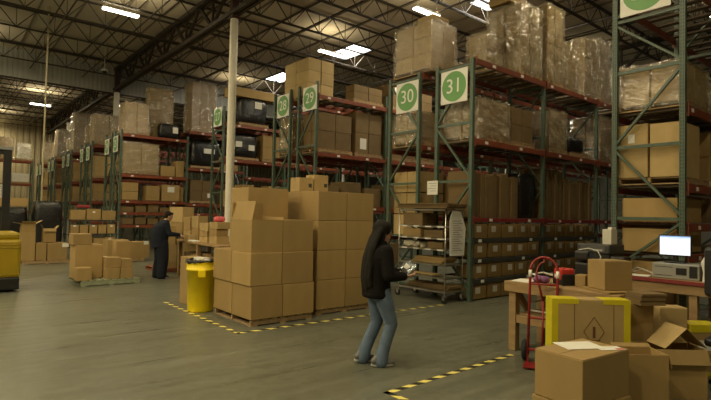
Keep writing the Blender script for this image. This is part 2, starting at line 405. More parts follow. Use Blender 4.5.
# ------------------------------------------------------------------ the building
def plane(name, x0, x1, y0, y1, z, mtl, thick=-.2):
    return struct(MB().box(x0, x1, y0, y1, *sorted((z, z+thick))).build(name, mtl))
plane('floor', -12, 42, -10, 50, 0, FLOOR)
XA, XB, YA, YB = -12, 42, -10, 49
def corrugated(name, p, q, z0, z1, mtl, pitch=.30, amp=.045):
    p, q = Vector((*p, 0)), Vector((*q, 0)); d = q-p; L = d.length; d.normalize(); n = Vector((-d.y, d.x, 0)); vs = []; k = int(L/pitch); prof = [(0,0),(.35,0),(.45,1),(.9,1)]
    for i in range(k):
        for a, e in prof:
            c = p+d*((i+a)*pitch)+n*(e*amp); vs += [(c.x,c.y,z0),(c.x,c.y,z1)]
    N_ = len(vs)//2; b = MB(); b.add(vs, [(2*i,2*i+2,2*i+3,2*i+1) for i in range(N_-1)])
    b.box(0,0.001,0,0.001,0,0.001) if False else None
    o = b.build(name, mtl); return struct(o)
corrugated('wall_back', (XB, YB), (XA, YB), 0, 9.2, CORR, .42, .06)
struct(MB().box(XA-.2, XA, YA, YB+.3, 0, 9.2).build('wall_left', PLAIN))
struct(MB().box(XB, XB+.2, YA, YB+.3, 0, 9.2).build('wall_right', PLAIN))
struct(MB().box(XA, XB, YA-.2, YA, 0, 9.2).build('wall_front', PLAIN))
# roof deck with panel seams; skylight openings are covered by their own panels below
CZ = 9.12
struct(MB().box(XA, XB, YA, YB+.3, CZ, CZ+.15).build('ceiling', DECKM))
b = MB()
for i in range(int((XB-XA)/1.22)): 
    x = XA+i*1.22; b.box(x, x+.05, YA, YB, CZ-.05, CZ-.001)
struct(b.build('ceiling_purlin', mat('purlin', (.22,.19,.15), .85)))
# corrugated header hanging between the two halves of the hall
HY = 28.15
corrugated('wall_header', (XB, HY), (XA, HY), 7.78, CZ, CORRD, .20, .022)
struct(MB().box(XA, XB, HY+.01, HY+.07, 7.70, 7.80).build('trim_header', JOIST))

def joist_mesh():
    b = MB(); zt, zb = CZ-.08, 8.33; x0, x1 = XA, XB
    for dy in (-.035, .035):
        b.bar((x0,dy,zt), (x1,dy,zt), .04, .045); b.bar((x0,dy,zb), (x1,dy,zb), .04, .04)
    p = 1.22; n = int((x1-x0)/p)
    for i in range(n):
        x = x0+i*p
        b.bar((x,0,zt), (x+p/2,0,zb), .028); b.bar((x+p/2,0,zb), (x+p,0,zt), .028)
        b.bar((x+p/2,0,zb), (x+p/2,0,zt), .02)
    return b.mesh('ceiling_joist', JOIST)
jm = joist_mesh(); y = -8.6
while y < YB:
    if abs(y-HY) > .3: struct(inst(jm, 'ceiling_joist', None, (0, y, 0)))
    y += 2.36
bm_ = MB()
for dz in (8.30, 9.0): bm_.bar((0,YA,dz), (0,YB,dz), .035)
brm = bm_.mesh('ceiling_bridging', JOIST)
for x in (-4, -1.2, 1.0, 3.2, 5.4, 9.9, 12.2, 16.6, 19.2, 24, 28, 32, 36): struct(inst(brm, 'ceiling_bridging', None, (x, 0, 0)))
# girder along the aisle ends
def girder(x):
    b = MB(); zt, zb = 8.98, 7.95
    for dx in (-.09, .09):
        b.bar((dx,YA,zt), (dx,YB,zt), .11, .13); b.bar((dx,YA,zb), (dx,YB,zb), .11, .13)
    p = 2.36; yy = -8.6
    while yy < YB-p:
        b.bar((0,yy,zt), (0,yy+p/2,zb), .10, .09, up=(1,0,0)); b.bar((0,yy+p/2,zb), (0,yy+p,zt), .10, .09, up=(1,0,0)); b.bar((0,yy+p/2,zb), (0,yy+p/2,zt), .07, .07); yy += p
    return struct(b.build('ceiling_girder', JOIST, loc=(x,0,0)))
for gx in (7.0, 22.0, 37.0): girder(gx)
def column(x, y, r=.125):
    b = MB(); b.cyl((0,0,0), (0,0,7.78), r, n=20, mi=0); b.box(-.2,.2,-.2,.2,0,.025,0)
    b.box(-.11,.11,-.11,.11,7.78,8.9,1); b.box(-.16,.16,-.16,.16,7.76,7.80,1)
    o = b.build('column', [COLW, COLB], loc=(x,y,0)); return struct(o)
column(7.0, 14.55); column(7.0, 27.9, .14); column(7.0, 40.2); column(22, 14.55); column(22, 27.9)
# skylights in the deck
for x0, x1, y0, y1 in ((13.55,14.6,16.65,18.5),(13.6,14.6,22.5,24.4),(13.75,14.75,8.9,10.65),(25.9,27.0,9.5,11.2)):
    t = bpy.data.objects.new('window_skylight', None); COL.objects.link(t); t['kind'] = 'structure'; t.location = ((x0+x1)/2,(y0+y1)/2,CZ-.05)
    w, d = (x1-x0)/2, (y1-y0)/2
    MB().box(-w, w, -d, d, -.005, .02).build('pane', SKYL, t)
    f = MB(); f.box(-w-.05,-w,-d-.05,d+.05,-.06,.04); f.box(w,w+.05,-d-.05,d+.05,-.06,.04); f.box(-w,w,-d-.05,-d,-.06,.04); f.box(-w,w,d,d+.05,-.06,.04)
    f.build('frame', GREYM, t)
    ld = bpy.data.lights.new('skylight', 'AREA'); ld.shape = 'RECTANGLE'; ld.size = x1-x0; ld.size_y = y1-y0; ld.energy = 170; ld.color = (1,.93,.74)
    lo = bpy.data.objects.new('skylight', ld); COL.objects.link(lo); lo.location = ((x0+x1)/2,(y0+y1)/2,CZ-.13)

LK = .47
LCOL = (1,.84,.50)
def tube_light(x, y, label, energy=260, z=8.18, L=1.15, rz=0):
    t = thing('ceiling_light', label, 'light', (x, y, z), rz, 'fluorescent lights under the roof')
    b = MB(); b.bbox(-L/2, L/2, -.13, .13, .03, .09, .02); b.build('housing', BEIGE, t)
    b = MB()
    for dy in (-.06, .06): b.cyl((-L/2+.03,dy,0), (L/2-.03,dy,0), .028, n=10)
    b.build('tube', LAMP, t, smooth=True)
    b = MB()
    for dx in (-L*.4, L*.4): b.bar((dx,0,.09), (dx,0,CZ-z), .012)
    b.build('hanger', JOIST, t)
    ld = bpy.data.lights.new('lamp', 'AREA'); ld.shape = 'RECTANGLE'; ld.size = L; ld.size_y = .26; ld.energy = energy*LK; ld.color = LCOL
    lo = bpy.data.objects.new('lamp', ld); COL.objects.link(lo); lo.location = (x, y, z-.045); lo.rotation_euler = (0,0,rz)
    lu = bpy.data.lights.new('added_uplight', 'AREA'); lu.shape = 'RECTANGLE'; lu.size = L; lu.size_y = .2; lu.energy = energy*LK*.34; lu.color = LCOL  # added upward fill above the housing, brightens the roof deck
    lo = bpy.data.objects.new('added_uplight', lu); COL.objects.link(lo); lo.location = (x, y, z+.10); lo.rotation_euler = (PI,0,rz)
    return t
tube_light(4.45, 17.6, 'bright fluorescent ceiling light high above the left aisle, near the long girder')
tube_light(11.8, 10.83, 'bright fluorescent ceiling light above the carton load over sign 30')
tube_light(4.83, 36.9, 'small bright fluorescent light beyond the metal header wall, far left')
for i, (x, y, e) in enumerate(((2.2,4.5,250),(-2.5,9.5,520),(5.3,5.2,190),(0.2,13.5,300),(-3,1.5,520),(4.5,-1.5,280),(-7,5.5,950),(-7.5,12.5,950),(-8,20,500),(-7,28,400),(11.5,4.9,150),(12,16.2,110),(-1.5,19,260),(0.2,25.5,260),(12.5,25.4,110),(19,4.9,60),(21,10.6,60),(20,16,70),(26,20,160),(0,34,150),(9,33.5,140),(12,40,130),(30,5,90),(2.7,46.4,800))):  # added fill lamps shaped as fixtures, except the one beside the skylight
    tube_light(x, y, 'fluorescent light beside the bright skylight above the sign 29 rack' if (x, y) == (12, 16.2) else 'added fill light shaped as a strip light, hung among the roof joists', e)

# hanging camera dome and conduit drop
t = thing('camera_dome', 'small white dome camera hanging on a rod from the roof', 'camera', (5.46, 23.9, 7.75))
MB().cyl((0,0,.05), (0,0,CZ+.06-7.75), .018, n=8).build('rod', BEIGE, t)
MB().lathe([(0,.09),(.09,.085),(.14,.03),(.14,0),(0,0)], n=18).build('housing', SWHITE, t, smooth=True)
MB().ball((0,0,-.005), (.10,.10,.11)).build('dome_glass', BLACK, t, smooth=True)
t = thing('conduit_drop', 'thin pale conduit hanging straight down from the roof, far left', 'conduit', (2.95, 21.4, 1.35))
MB().cyl((0,0,.2), (0,0,CZ-1.35), .028, n=8).build('pipe', mat('conduit', (.42,.36,.22), .5), t)
MB().bbox(-.05,.05,-.05,.05,0,.2,.01).build('outlet_box', BEIGE, t)

# ------------------------------------------------------------------ pallet racks
PW = .075
def post_mb(h, holes):
    b = MB(); b.box(-PW/2, PW/2, -PW/2, PW/2, 0, h); b.box(-.07,.07,-.06,.06,0,.012)
    if holes:
        z = .15
        while z < h-.05:
            for dy in (-.016, .016): b.box(-PW/2-.001, -PW/2+.001, dy-.006, dy+.006, z-.014, z+.014, 1)
            b.box(-.006, .006, -PW/2-.001, -PW/2+.001, z-.014, z+.014, 1)
            z += .052
    return b
_pc = {}
def rack(label, x0, y0, y1, bays, H, levels, bay=2.74, holes=False, mirror=False, beam_mtl=None, small=None, frame_z=None, post_mtl=None, label_beams=True, group='pallet racks'):
    """levels: list per bay of z heights of beam tops"""
    t = thing('pallet_rack', label, 'rack', (x0, y0, 0), 0, group)
    D = y1-y0; gm = post_mtl or GRN
    key = (H, holes)
    if key not in _pc: _pc[key] = post_mb(H, holes).mesh('post', [GRN, BLACK])
    zs = frame_z or [.15, 1.25, 2.45, 3.65, 4.85]
    fb = MB()
    zz = [z for z in zs if z < H-.1]
    for z in zz: fb.bar((0,PW/2,z), (0,D-PW/2,z), .04, .05)
    for i in range(len(zz)-1):
        a, c = (PW/2, D-PW/2) if (i % 2 == 0) ^ mirror else (D-PW/2, PW/2)
        fb.bar((.0,a,zz[i]+.04), (.0,c,zz[i+1]-.04), .035, .05, up=(1,0,0))
    fm = fb.mesh('upright_brace', gm)
    for i in range(bays+1):
        f = inst(fm, 'upright_frame', t, (i*bay, 0, 0))
        for yy in (PW/2, D-PW/2): inst(_pc[key], 'post', f, (0, yy, 0))
    bms = {}
    for i in range(bays):
        for k, z in enumerate(levels[min(i, len(levels)-1)]):
            sm = small and z in small
            hb = .09 if sm else .12
            mtl = (small[z] if sm else None) or beam_mtl or ORG
            kk = (hb, mtl.name)
            if kk not in bms:
                q = MB(); q.bbox(PW/2, bay-PW/2, -.022, .022, -hb, 0, .006)
                for xx in (PW/2, bay-PW/2-.012): q.box(xx, xx+.012, -.03, .03, -hb-.05, .04)
                bms[kk] = q.mesh('beam', mtl)
                q = MB()
                for j in range(7):
                    xx = .2+j*(bay-.4)/6; q.box(xx-.06, xx+.06, -D/2+.05, D/2-.05, -.035, -.004)
                bms[kk, 'd'] = q.mesh('deck', DECK)
            for yy in (.0, D):
                bo = inst(bms[kk], 'beam', t, (i*bay, yy, z))
                if yy == 0 and label_beams:
                    rr = random.Random(int(z*100)+i*7+int(y0*10))
                    for j in range(2):
                        xx = (.5+j*1.5+rr.uniform(-.3,.3))
                        MB().box(xx-.055, xx+.055, -.0245, -.022, -hb*.5-.03, -hb*.5+.03).build('location_label', WHITE, bo)
            inst(bms[kk, 'd'], 'deck', t, (i*bay, D/2, z))
    return t

def sign(num, x, y, z, s=.72):
    t = thing('aisle_sign', f'square white sign with green disc and white number {num} on a rack end', 'sign', (x, y, z), 0, 'aisle number signs')
    MB().box(-.006, .006, -s/2, s/2, -s/2, s/2).build('plate', SWHITE, t)
    b = MB(); n = 40; b.cyl((-.0085,0,0), (-.006,0,0), s*.455, n=n); b.build('green_disc', SGREEN, t)
    cu = bpy.data.curves.new('number', 'FONT'); cu.body = num; cu.size = s*.62; cu.align_x = 'CENTER'; cu.align_y = 'CENTER'; cu.extrude = .001
    tmp = bpy.data.objects.new('tmp', cu); COL.objects.link(tmp)
    me = bpy.data.meshes.new_from_object(tmp.evaluated_get(bpy.context.evaluated_depsgraph_get())); bpy.data.objects.remove(tmp)
    me.materials.clear(); me.materials.append(SWHITE)
    o = inst(me, 'number', t, (-.0105, 0, 0)); o.rotation_euler = (PI/2, 0, -PI/2)
    return t

L31 = [1.70, 3.32, 4.97]
shelf_levels = [.44, .86, 1.27]
rack('green and orange pallet rack with archive box shelves, carrying sign 31', 8.35, 6.33, 7.33, 4, 4.97,
     [[.44,.86,1.27]+L31, [.44,.86,1.27]+L31, L31, L31], small={.44:SHELF, .86:SHELF, 1.27:SHELF, 1.70:REDB}, label_beams=True, mirror=False)
rack('green pallet rack back to back with sign 31 rack, carrying sign 30', 8.35, 7.80, 8.82, 4, 4.97, [[1.25,3.32,4.97]], mirror=True)
rack('tall green pallet rack across the aisle, carrying sign 29', 8.35, 11.84, 12.83, 4, 5.55, [[1.95,3.50,5.17]], frame_z=[.15,1.3,2.5,3.7,4.95])
rack('tall green pallet rack back to back with sign 29 rack, carrying sign 28', 8.35, 13.22, 14.24, 4, 5.55, [[1.95,3.50,5.17]], mirror=True, frame_z=[.15,1.3,2.5,3.7,4.95])
rack('green pallet rack of black wrapped loads behind the white column, carrying sign 27', 8.35, 17.95, 18.98, 4, 5.75, [[1.9,3.75,5.12]], mirror=True)
rack('nearest tall green pallet rack with punched posts behind the computer bench', 8.35, 2.55, 3.58, 4, 6.4, [[1.22,1.68,2.26,3.42,5.3]], holes=True, frame_z=[.15,.9,1.74,2.86,4.05,4.88,6.0])
PY = [21.75, 26.7, 31.5, 36.4, 41.3]
nums = ['25','24','23','22','21','20','19','18','17','16']
where = ['first','second','third','fourth','fifth']
for k, py in enumerate(PY):
    lev = [[1.1,1.62,2.1,3.17,4.82],[1.1,1.62,2.05,3.62,5.25],[2.1,3.4,4.9]] if k == 0 else [[1.1,2.1,3.2,4.82]]
    rack(f'near half of the {where[k]} rack pair beyond sign 27, carrying sign {nums[2*k]}', 5.7, py, py+1.0, 3, 5.0, lev, label_beams=(k == 0))
    rack(f'far half of the {where[k]} rack pair beyond sign 27, carrying sign {nums[2*k+1]}', 5.7, py+1.38, py+2.4, 2, 5.0, [[1.1,2.1,3.2,4.82]], mirror=True, label_beams=False)
    sign(nums[2*k], 5.63, py+.62, 4.42, .66); sign(nums[2*k+1], 5.63, py+1.98, 4.42, .66)
sign('31', 8.29, 6.80, 4.45, .70); sign('30', 8.29, 8.17, 4.45, .70)
sign('29', 8.29, 12.15, 5.08, .70); sign('28', 8.29, 13.62, 5.08, .70); sign('27', 8.29, 18.42, 5.38)
sign('32', 8.29, 3.09, 5.29, .72)
rack('far orange shelf rack standing across the back, left of sign 16', 2.2, 40.0, 41.0, 1, 5.0, [[1.5,3.3,4.85]], label_beams=False)

# ---- rack 31: archive cartons on four shelves in two bays
ROW = [(1.275,.345,'top shelf under the red beam'),(.865,.33,'second shelf under the red beam'),(.445,.33,'third shelf under the red beam'),(.02,.32,'floor row under the shelves')]
for bay in range(2):
    for zz, hh, nm in ROW:
        n = 5; w = 2.55/n
        for i in range(n):
            rr = random.Random(bay*100+int(zz*100)+i)
            if bay == 1 and i == 4 and zz < .4: continue
            carton(8.45+bay*2.74+(i+.5)*w+.02, 6.62, zz, w-.05-rr.random()*.03, .46, hh-.03-rr.random()*.03,
                   f'labelled archive carton, {ORD[i]} from the {"end" if bay==0 else "middle"} post, {nm}, rack 31',
                   group='archive cartons on rack 31', mtl=CB, tape=False, rz=rr.uniform(-.02,.02), cat='archive box', name='archive_box',
                   stick=[('-y', rr.uniform(-.08,.08), hh*.55, .16, .13)])
# upright bundles of flattened cardboard above the red beam
def bundle(label, x0, x1, y0, y1, z, h, n, mtl=None, lean=0):
    t = thing('flattened_cardboard_bundle', label, 'cardboard bundle', ((x0+x1)/2, (y0+y1)/2, z), 0, 'standing bundles of flattened cardboard')
    W = x1-x0; rr = random.Random(int(x0*100)); w = W/n
    for i in range(n):
        hh = h*rr.uniform(.86, 1); x = -W/2+i*w
        b = MB(); b.bbox(x+.004, x+w-.004, -(y1-y0)/2+rr.uniform(0,.08), (y1-y0)/2, 0, hh, .004)
        b.build('flattened_stack', mtl or (CBD if i % 2 else CB), t)
    return t
bundle('bundle of flattened cartons standing on the red beam, nearest the end post of rack 31', 8.5, 10.2, 6.42, 7.1, 1.705, 1.0, 12, CBD)
black_bundle('dark film bundle on the red beam of rack 31, between the flattened cartons', 10.28, 10.98, 6.45, 7.2, 1.705, 2.75, pal=False)
bundle('taller bundle of flattened cartons standing in the second bay of rack 31', 11.25, 12.2, 6.42, 7.15, 1.705, 1.25, 9, CBD)
bundle('right-leaning row of flattened cartons beside the taller bundle, rack 31', 12.25, 13.7, 6.42, 7.15, 1.705, 1.05, 11, CBD)
# rack 31 second level
load('film wrapped brown carton load on the middle beam, first behind sign 31', 8.56, 9.70, 6.36, 7.28, 3.325, 4.20, 2, 2, 2)
load('plain brown carton load on the middle beam, second along rack 31', 9.82, 10.78, 6.4, 7.25, 3.325, 4.22, 2, 2, 2, wrap=False, mtl=CBD)
load('small shiny wrapped load on the middle beam, third along rack 31', 11.4, 12.25, 6.36, 7.22, 3.325, 4.38, 2, 2, 3)
black_bundle('black film load low on the middle beam, fourth along rack 31', 12.5, 13.3, 6.4, 7.2, 3.325, 3.85)
load('wrapped carton load on the middle beam, fifth along rack 31', 14.1, 15.2, 6.38, 7.25, 3.325, 4.6, 2, 2, 3)
load('wrapped carton load on the middle beam, sixth along rack 31', 15.3, 16.3, 6.38, 7.25, 3.325, 4.4, 2, 2, 3)
# rack 31 top level
load('low carton load set back on the top beam at the end of rack 31', 9.28, 10.0, 6.70, 7.28, 4.985, 5.85, 2, 1, 2, jit=.05)
load('big glossy wrapped carton load on the top beam of rack 31', 10.06, 10.98, 6.34, 7.28, 4.985, 6.66, 2, 2, 4, jit=.07)
carton_b(10.02, 10.7, 6.62, 7.2, 6.73, 7.0, 'loose carton on top of the big glossy load on rack 31', tape=False)
load('tall narrow glossy wrapped load on the top beam, second big one along', 11.25, 12.08, 6.36, 7.2, 4.985, 6.95, 2, 1, 4, jit=.04)
load('short wrapped carton load between the tall loads on top of rack 31', 12.2, 12.75, 6.36, 6.9, 4.985, 5.78, 1, 1, 2)
load('wrapped carton column on top of rack 31, last before the near rack post', 13.15, 14.0, 6.36, 7.2, 4.985, 6.58, 2, 2, 3, jit=.04)
load('second wrapped carton column on top of rack 31, by the near rack post', 14.06, 14.75, 6.36, 7.2, 4.985, 6.78, 2, 1, 4)
load('wrapped carton load on top of rack 31, beyond the near rack post', 15.6, 16.4, 6.36, 7.2, 4.985, 6.3, 2, 2, 3)
# rack 30
load('large carton load with loose film on the top beam above sign 30', 8.42, 9.34, 7.57, 8.78, 4.985, 6.16, 2, 2, 3, wrap=True, mtl=CBP, film=FILML, jit=.03)
carton_b(8.62, 9.2, 7.72, 8.2, 6.225, 6.37, 'single flat carton on top of the large load above sign 30', mtl=CBP, tape=False)
load('pale wrapped carton load on the middle beam behind sign 30', 8.42, 9.6, 7.88, 8.74, 3.325, 4.1, 2, 2, 2, mtl=CBP)
load('second wrapped load on the middle beam, deeper inside rack 30', 9.8, 10.9, 7.88, 8.74, 3.325, 4.3, 2, 2, 2)
for k in range(3):
    for j in range(2):
        carton_b(8.5, 9.3, 7.9+j*.44, 8.32+j*.44, 1.26+k*.5, 1.74+k*.5, f'carton in the {["bottom","middle","top"][k]} layer low in rack 30, {["flue side","aisle side"][j]}', group='cartons stacked low in rack 30', mtl=CBP)
for i in range(2):
    carton_b(9.5+i*.62, 10.06+i*.62, 7.9, 8.5, 1.26, 2.75 if i % 2 else 2.6, f'tall labelled carton inside rack 30, {ORD[i]} behind the brown stack', group='tall cartons inside rack 30', stick=[('-y', 0, 1.25, .22, .2)], tape=False)
# white notice on the post between signs 30 and 31
t = thing('paper_notice', 'white paper notice fixed on the rack post between signs 30 and 31', 'notice', (8.30, 7.36, 2.33))
MB().box(-.004, 0, -.15, .15, -.15, .15).build('sheet', WHITE, t)
b = MB()
for k in range(4): b.box(-.006, -.004, -.11, .11-.05*(k % 2), .09-k*.055, .10-k*.055)
b.build('printing', mat('grey_ink', (.3,.3,.3), .7), t)

# ---- racks 28 / 29
load('stack of plain brown cartons on top beams above signs 28 and 29', 8.40, 9.44, 12.45, 13.84, 5.185, 6.42, 2, 2, 3, wrap=False, mtl=CBP)
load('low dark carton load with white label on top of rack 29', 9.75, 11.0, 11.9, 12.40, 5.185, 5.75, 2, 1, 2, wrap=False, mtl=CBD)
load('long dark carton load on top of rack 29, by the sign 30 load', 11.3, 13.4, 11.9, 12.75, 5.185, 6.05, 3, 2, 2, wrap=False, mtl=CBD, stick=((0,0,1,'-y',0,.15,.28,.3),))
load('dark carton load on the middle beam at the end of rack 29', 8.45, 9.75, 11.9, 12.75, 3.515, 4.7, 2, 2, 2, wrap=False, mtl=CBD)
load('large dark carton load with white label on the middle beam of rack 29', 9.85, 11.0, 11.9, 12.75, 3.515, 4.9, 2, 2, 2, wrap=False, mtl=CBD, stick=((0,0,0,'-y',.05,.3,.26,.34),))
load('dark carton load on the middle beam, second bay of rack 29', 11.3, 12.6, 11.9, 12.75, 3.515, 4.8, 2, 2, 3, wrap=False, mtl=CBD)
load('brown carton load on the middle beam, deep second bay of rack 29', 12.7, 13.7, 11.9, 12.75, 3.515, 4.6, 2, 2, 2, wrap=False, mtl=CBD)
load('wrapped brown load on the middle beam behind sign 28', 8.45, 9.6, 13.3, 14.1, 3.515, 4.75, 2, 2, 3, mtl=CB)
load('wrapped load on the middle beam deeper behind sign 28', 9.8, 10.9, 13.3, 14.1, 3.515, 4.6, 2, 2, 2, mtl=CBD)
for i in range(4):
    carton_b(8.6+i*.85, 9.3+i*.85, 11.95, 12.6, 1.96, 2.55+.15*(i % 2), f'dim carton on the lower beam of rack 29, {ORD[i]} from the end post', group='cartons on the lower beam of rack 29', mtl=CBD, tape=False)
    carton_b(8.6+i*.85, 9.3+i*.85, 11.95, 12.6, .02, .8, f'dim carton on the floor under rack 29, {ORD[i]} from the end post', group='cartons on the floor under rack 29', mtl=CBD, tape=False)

# ---- rack 27: black wrapped loads
black_bundle('black wrapped load with white label on top of rack 27, right of the column', 9.0, 10.3, 18.0, 18.9, 5.14, 6.25, stick=[('-y', .15, .85, .3, .26)])
black_bundle('black wrapped load on top of rack 27, beside sign 28', 11.25, 12.6, 18.0, 18.9, 5.14, 6.35, stick=[('-y', .1, .3, .3, .2)])
carton_b(8.7, 10.6, 18.05, 18.75, 6.27, 6.62, 'wide brown carton lying on the black load on top of rack 27', tape=False)
black_bundle('black wrapped load with two labels on the middle beam of rack 27', 8.6, 9.9, 18.0, 18.9, 3.765, 4.75, stick=[('-y',-.25,.6,.25,.22),('-y',.3,.5,.25,.22)])
load('brown carton load on the middle beam of rack 27, beyond the black load', 10.05, 11.0, 18.0, 18.9, 3.765, 4.85, 2, 2, 2, wrap=False)
load('brown carton load on the middle beam of rack 27, beside rack 28 post', 11.25, 12.5, 18.0, 18.9, 3.765, 4.7, 2, 2, 2, wrap=False)
for i in range(4):
    carton_b(8.6+i*.6, 9.12+i*.6, 18.02, 18.7, 1.92, 2.55+(i % 2)*.25, f'brown carton on the lower beam of rack 27, {ORD[i]} from the end post', group='cartons on the lower beam of rack 27', tape=False)

# ---- first rack pair (25 / 24)
Y1 = 21.8
load('large wrapped brown carton load on top of the sign 25 rack end', 5.79, 6.80, Y1, Y1+.95, 4.84, 6.15, 2, 2, 3, mtl=CBP, jit=.04, film=FILML)
load('tall yellowed film wrapped load on top of the sign 25 rack', 6.88, 7.95, Y1+.46, Y1+.95, 4.84, 7.0, 2, 1, 3, film=FILMY)
black_bundle('small black load with white label on top of the sign 25 rack', 7.2, 8.05, Y1-.02, Y1+.42, 4.84, 5.45, pal=False, stick=[('-y', .25, .35, .22, .26)])
load('very tall wrapped carton load on the raised beam left of the column', 8.58, 9.78, Y1+.02, Y1+.95, 5.27, 7.5, 3, 2, 5, jit=.03, film=FILML)
load('brown two-carton load on the second beam of the sign 25 rack', 5.78, 7.25, Y1, Y1+.9, 3.19, 4.5, 2, 1, 1, wrap=True, mtl=CBP, film=FILML)
for i, (a, w, h) in enumerate(((7.35,.6,.45),(8.0,.35,.7))): carton_b(a, a+w, Y1+.1, Y1+.7, 3.19, 3.19+h, f'small carton on the second beam of the sign 25 rack, {["wide low one","tall narrow one"][i]}', group='small cartons on second beam of sign 25 rack', tape=False)
black_bundle('black wrapped load with white labels on the second beam left of the column', 8.6, 10.1, Y1, Y1+.9, 3.64, 4.85, stick=[('-y', .1, .8, .5, .22)])
carton_b(10.2, 10.95, Y1+.1, Y1+.8, 3.64, 4.2, 'carton on the second beam left of the column, beside the black load', tape=False)
for i, (a, w, z0, h) in enumerate(((5.8,.62,2.12,.34),(5.8,.62,2.47,.36),(6.75,.55,2.12,.62),(7.4,.75,2.12,.7))):
    carton_b(a, a+w, Y1, Y1+.6, z0, z0+h, f'carton on the third beam of the sign 25 rack, {["lower one at the end","upper one at the end","beside the gap","with a white label"][i]}', group='cartons on third beam of sign 25 rack', tape=False, stick=[('-y',0,.5,.3,.24)] if i == 3 else None)
load('brown carton load on a pallet, third beam left of the column', 8.62, 9.75, Y1, Y1+.9, 2.07, 3.1, 2, 1, 2, wrap=False, mtl=CBD, stick=((1,0,0,'-y',.1,.25,.22,.2),))
carton_b(8.2-.02, 8.36, Y1+.1, Y1+.6, 2.12, 2.75, 'narrow carton on the third beam against the middle post, sign 25 rack', tape=False)
for i in range(5):
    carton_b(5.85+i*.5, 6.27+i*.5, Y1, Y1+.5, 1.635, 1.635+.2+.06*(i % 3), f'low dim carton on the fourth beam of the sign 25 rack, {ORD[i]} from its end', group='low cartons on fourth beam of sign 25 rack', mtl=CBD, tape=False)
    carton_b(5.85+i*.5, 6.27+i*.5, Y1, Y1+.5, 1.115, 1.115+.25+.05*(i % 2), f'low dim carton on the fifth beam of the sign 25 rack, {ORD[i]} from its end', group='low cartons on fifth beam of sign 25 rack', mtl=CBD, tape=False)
# ---- further rack pairs: one load per level at each end
tops = [(6.35, CBP, 'tan'), (7.1, CB, 'tall'), (6.7, CBD, 'dark'), (6.4, CBP, 'pale')]
for k in range(1, 5):
    py = PY[k]; zt, mt_, tn = tops[k-1]; n = where[k]
    load(f'{tn} wrapped carton load on top of the {n} rack pair beyond sign 27', 5.75, 7.1, py+.05, py+1.0, 4.84, zt, 2, 2, 3, mtl=mt_, film=FILML)
    load(f'carton load on the second beam of the {n} rack pair beyond sign 27', 5.78, 7.0, py+.05, py+.95, 3.22, 4.3, 2, 2, 2, wrap=False, mtl=mt_ if k > 1 else CBP)
    load(f'carton load on the third beam of the {n} rack pair beyond sign 27', 5.78, 6.9, py+.05, py+.95, 2.12, 2.95, 2, 2, 2, wrap=False)
    if k < 4: load(f'carton load on top of the back half of the {n} rack pair', 5.8, 6.9, py+1.45, py+2.3, 4.84, 5.8+.2*(k % 2), 2, 2, 2, film=FILML)
carton_b(6.0, 6.3, 24.05, 24.2-.02, 4.84, 5.15, 'tiny yellow carton on top of the rack end with sign 24', mtl=YELM, tape=False)
load('pale wrapped load on the far orange rack by the back wall', 4.0, 4.85, 40.05, 40.9, 4.87, 6.0, 1, 1, 3, mtl=WHITE)
load('brown wrapped load on the far orange rack, left of the pale load', 2.4, 3.85, 40.05, 40.9, 4.87, 6.3, 2, 2, 2, mtl=CBP, film=FILML)
load('pale carton load on the second beam of the far orange rack', 3.75, 4.8, 40.05, 40.9, 3.32, 4.0, 1, 1, 2, wrap=False, mtl=GREYP)
carton_b(2.6, 3.5, 40.1, 40.8, 1.52, 2.4, 'brown carton on the lowest beam of the far orange rack', tape=False)

# ---- near rack (32): loads seen through its end frame
RX = 8.43
load('flat wrapped carton load high in the near rack under sign 32', RX, 9.65, 2.6, 3.54, 3.43, 4.12, 2, 2, 1, mtl=CBP, jit=.03, film=FILML)
load('second wrapped load high in the near rack, behind the first', 9.75, 10.95, 2.6, 3.54, 3.43, 4.0, 2, 2, 2)
for j in range(2):
    y0 = 2.62+(1-j)*.47
    carton_b(RX, 9.2, y0, y0+.44, 2.38, 3.22-.02*j, f'large upright carton in the near rack, {["aisle side","right side"][j]}', group='two large upright cartons in the near rack', mtl=CBP, tape=False, stick=[('-x', 0.02, .62, .1, .14)] if j == 0 else None)
pallet(RX, 9.6, 2.6, 3.54, 2.268, 'wooden pallet under the two large upright cartons in the near rack')
load('brown carton load behind the two upright cartons in the near rack', 9.75, 10.9, 2.6, 3.54, 2.268, 3.2, 2, 2, 2, wrap=False)
carton_b(RX, 9.5, 2.68, 3.46, 1.69, 2.06, 'wide low carton in the near rack under the two upright cartons', tape=False)
carton_b(RX, 9.5, 2.68, 3.46, 1.23, 1.59, 'wide low carton in the near rack behind the monitor', tape=False)
carton_b(RX, 9.4, 2.75, 3.46, .72, 1.08, 'wide dim carton behind the printer, resting on a floor carton', tape=False)
carton_b(RX, 9.4, 2.72, 3.48, .02, .715, 'big dim carton on the floor at the near rack end', tape=False)
for i in range(3):
    carton_b(9.8+i*.4, 10.16+i*.4, 2.62, 3.2, 1.69, 2.1, f'dim carton on the third beam of the near rack, {ORD[i]} behind the wide one', group='dim cartons inside the near rack', mtl=CBD, tape=False)

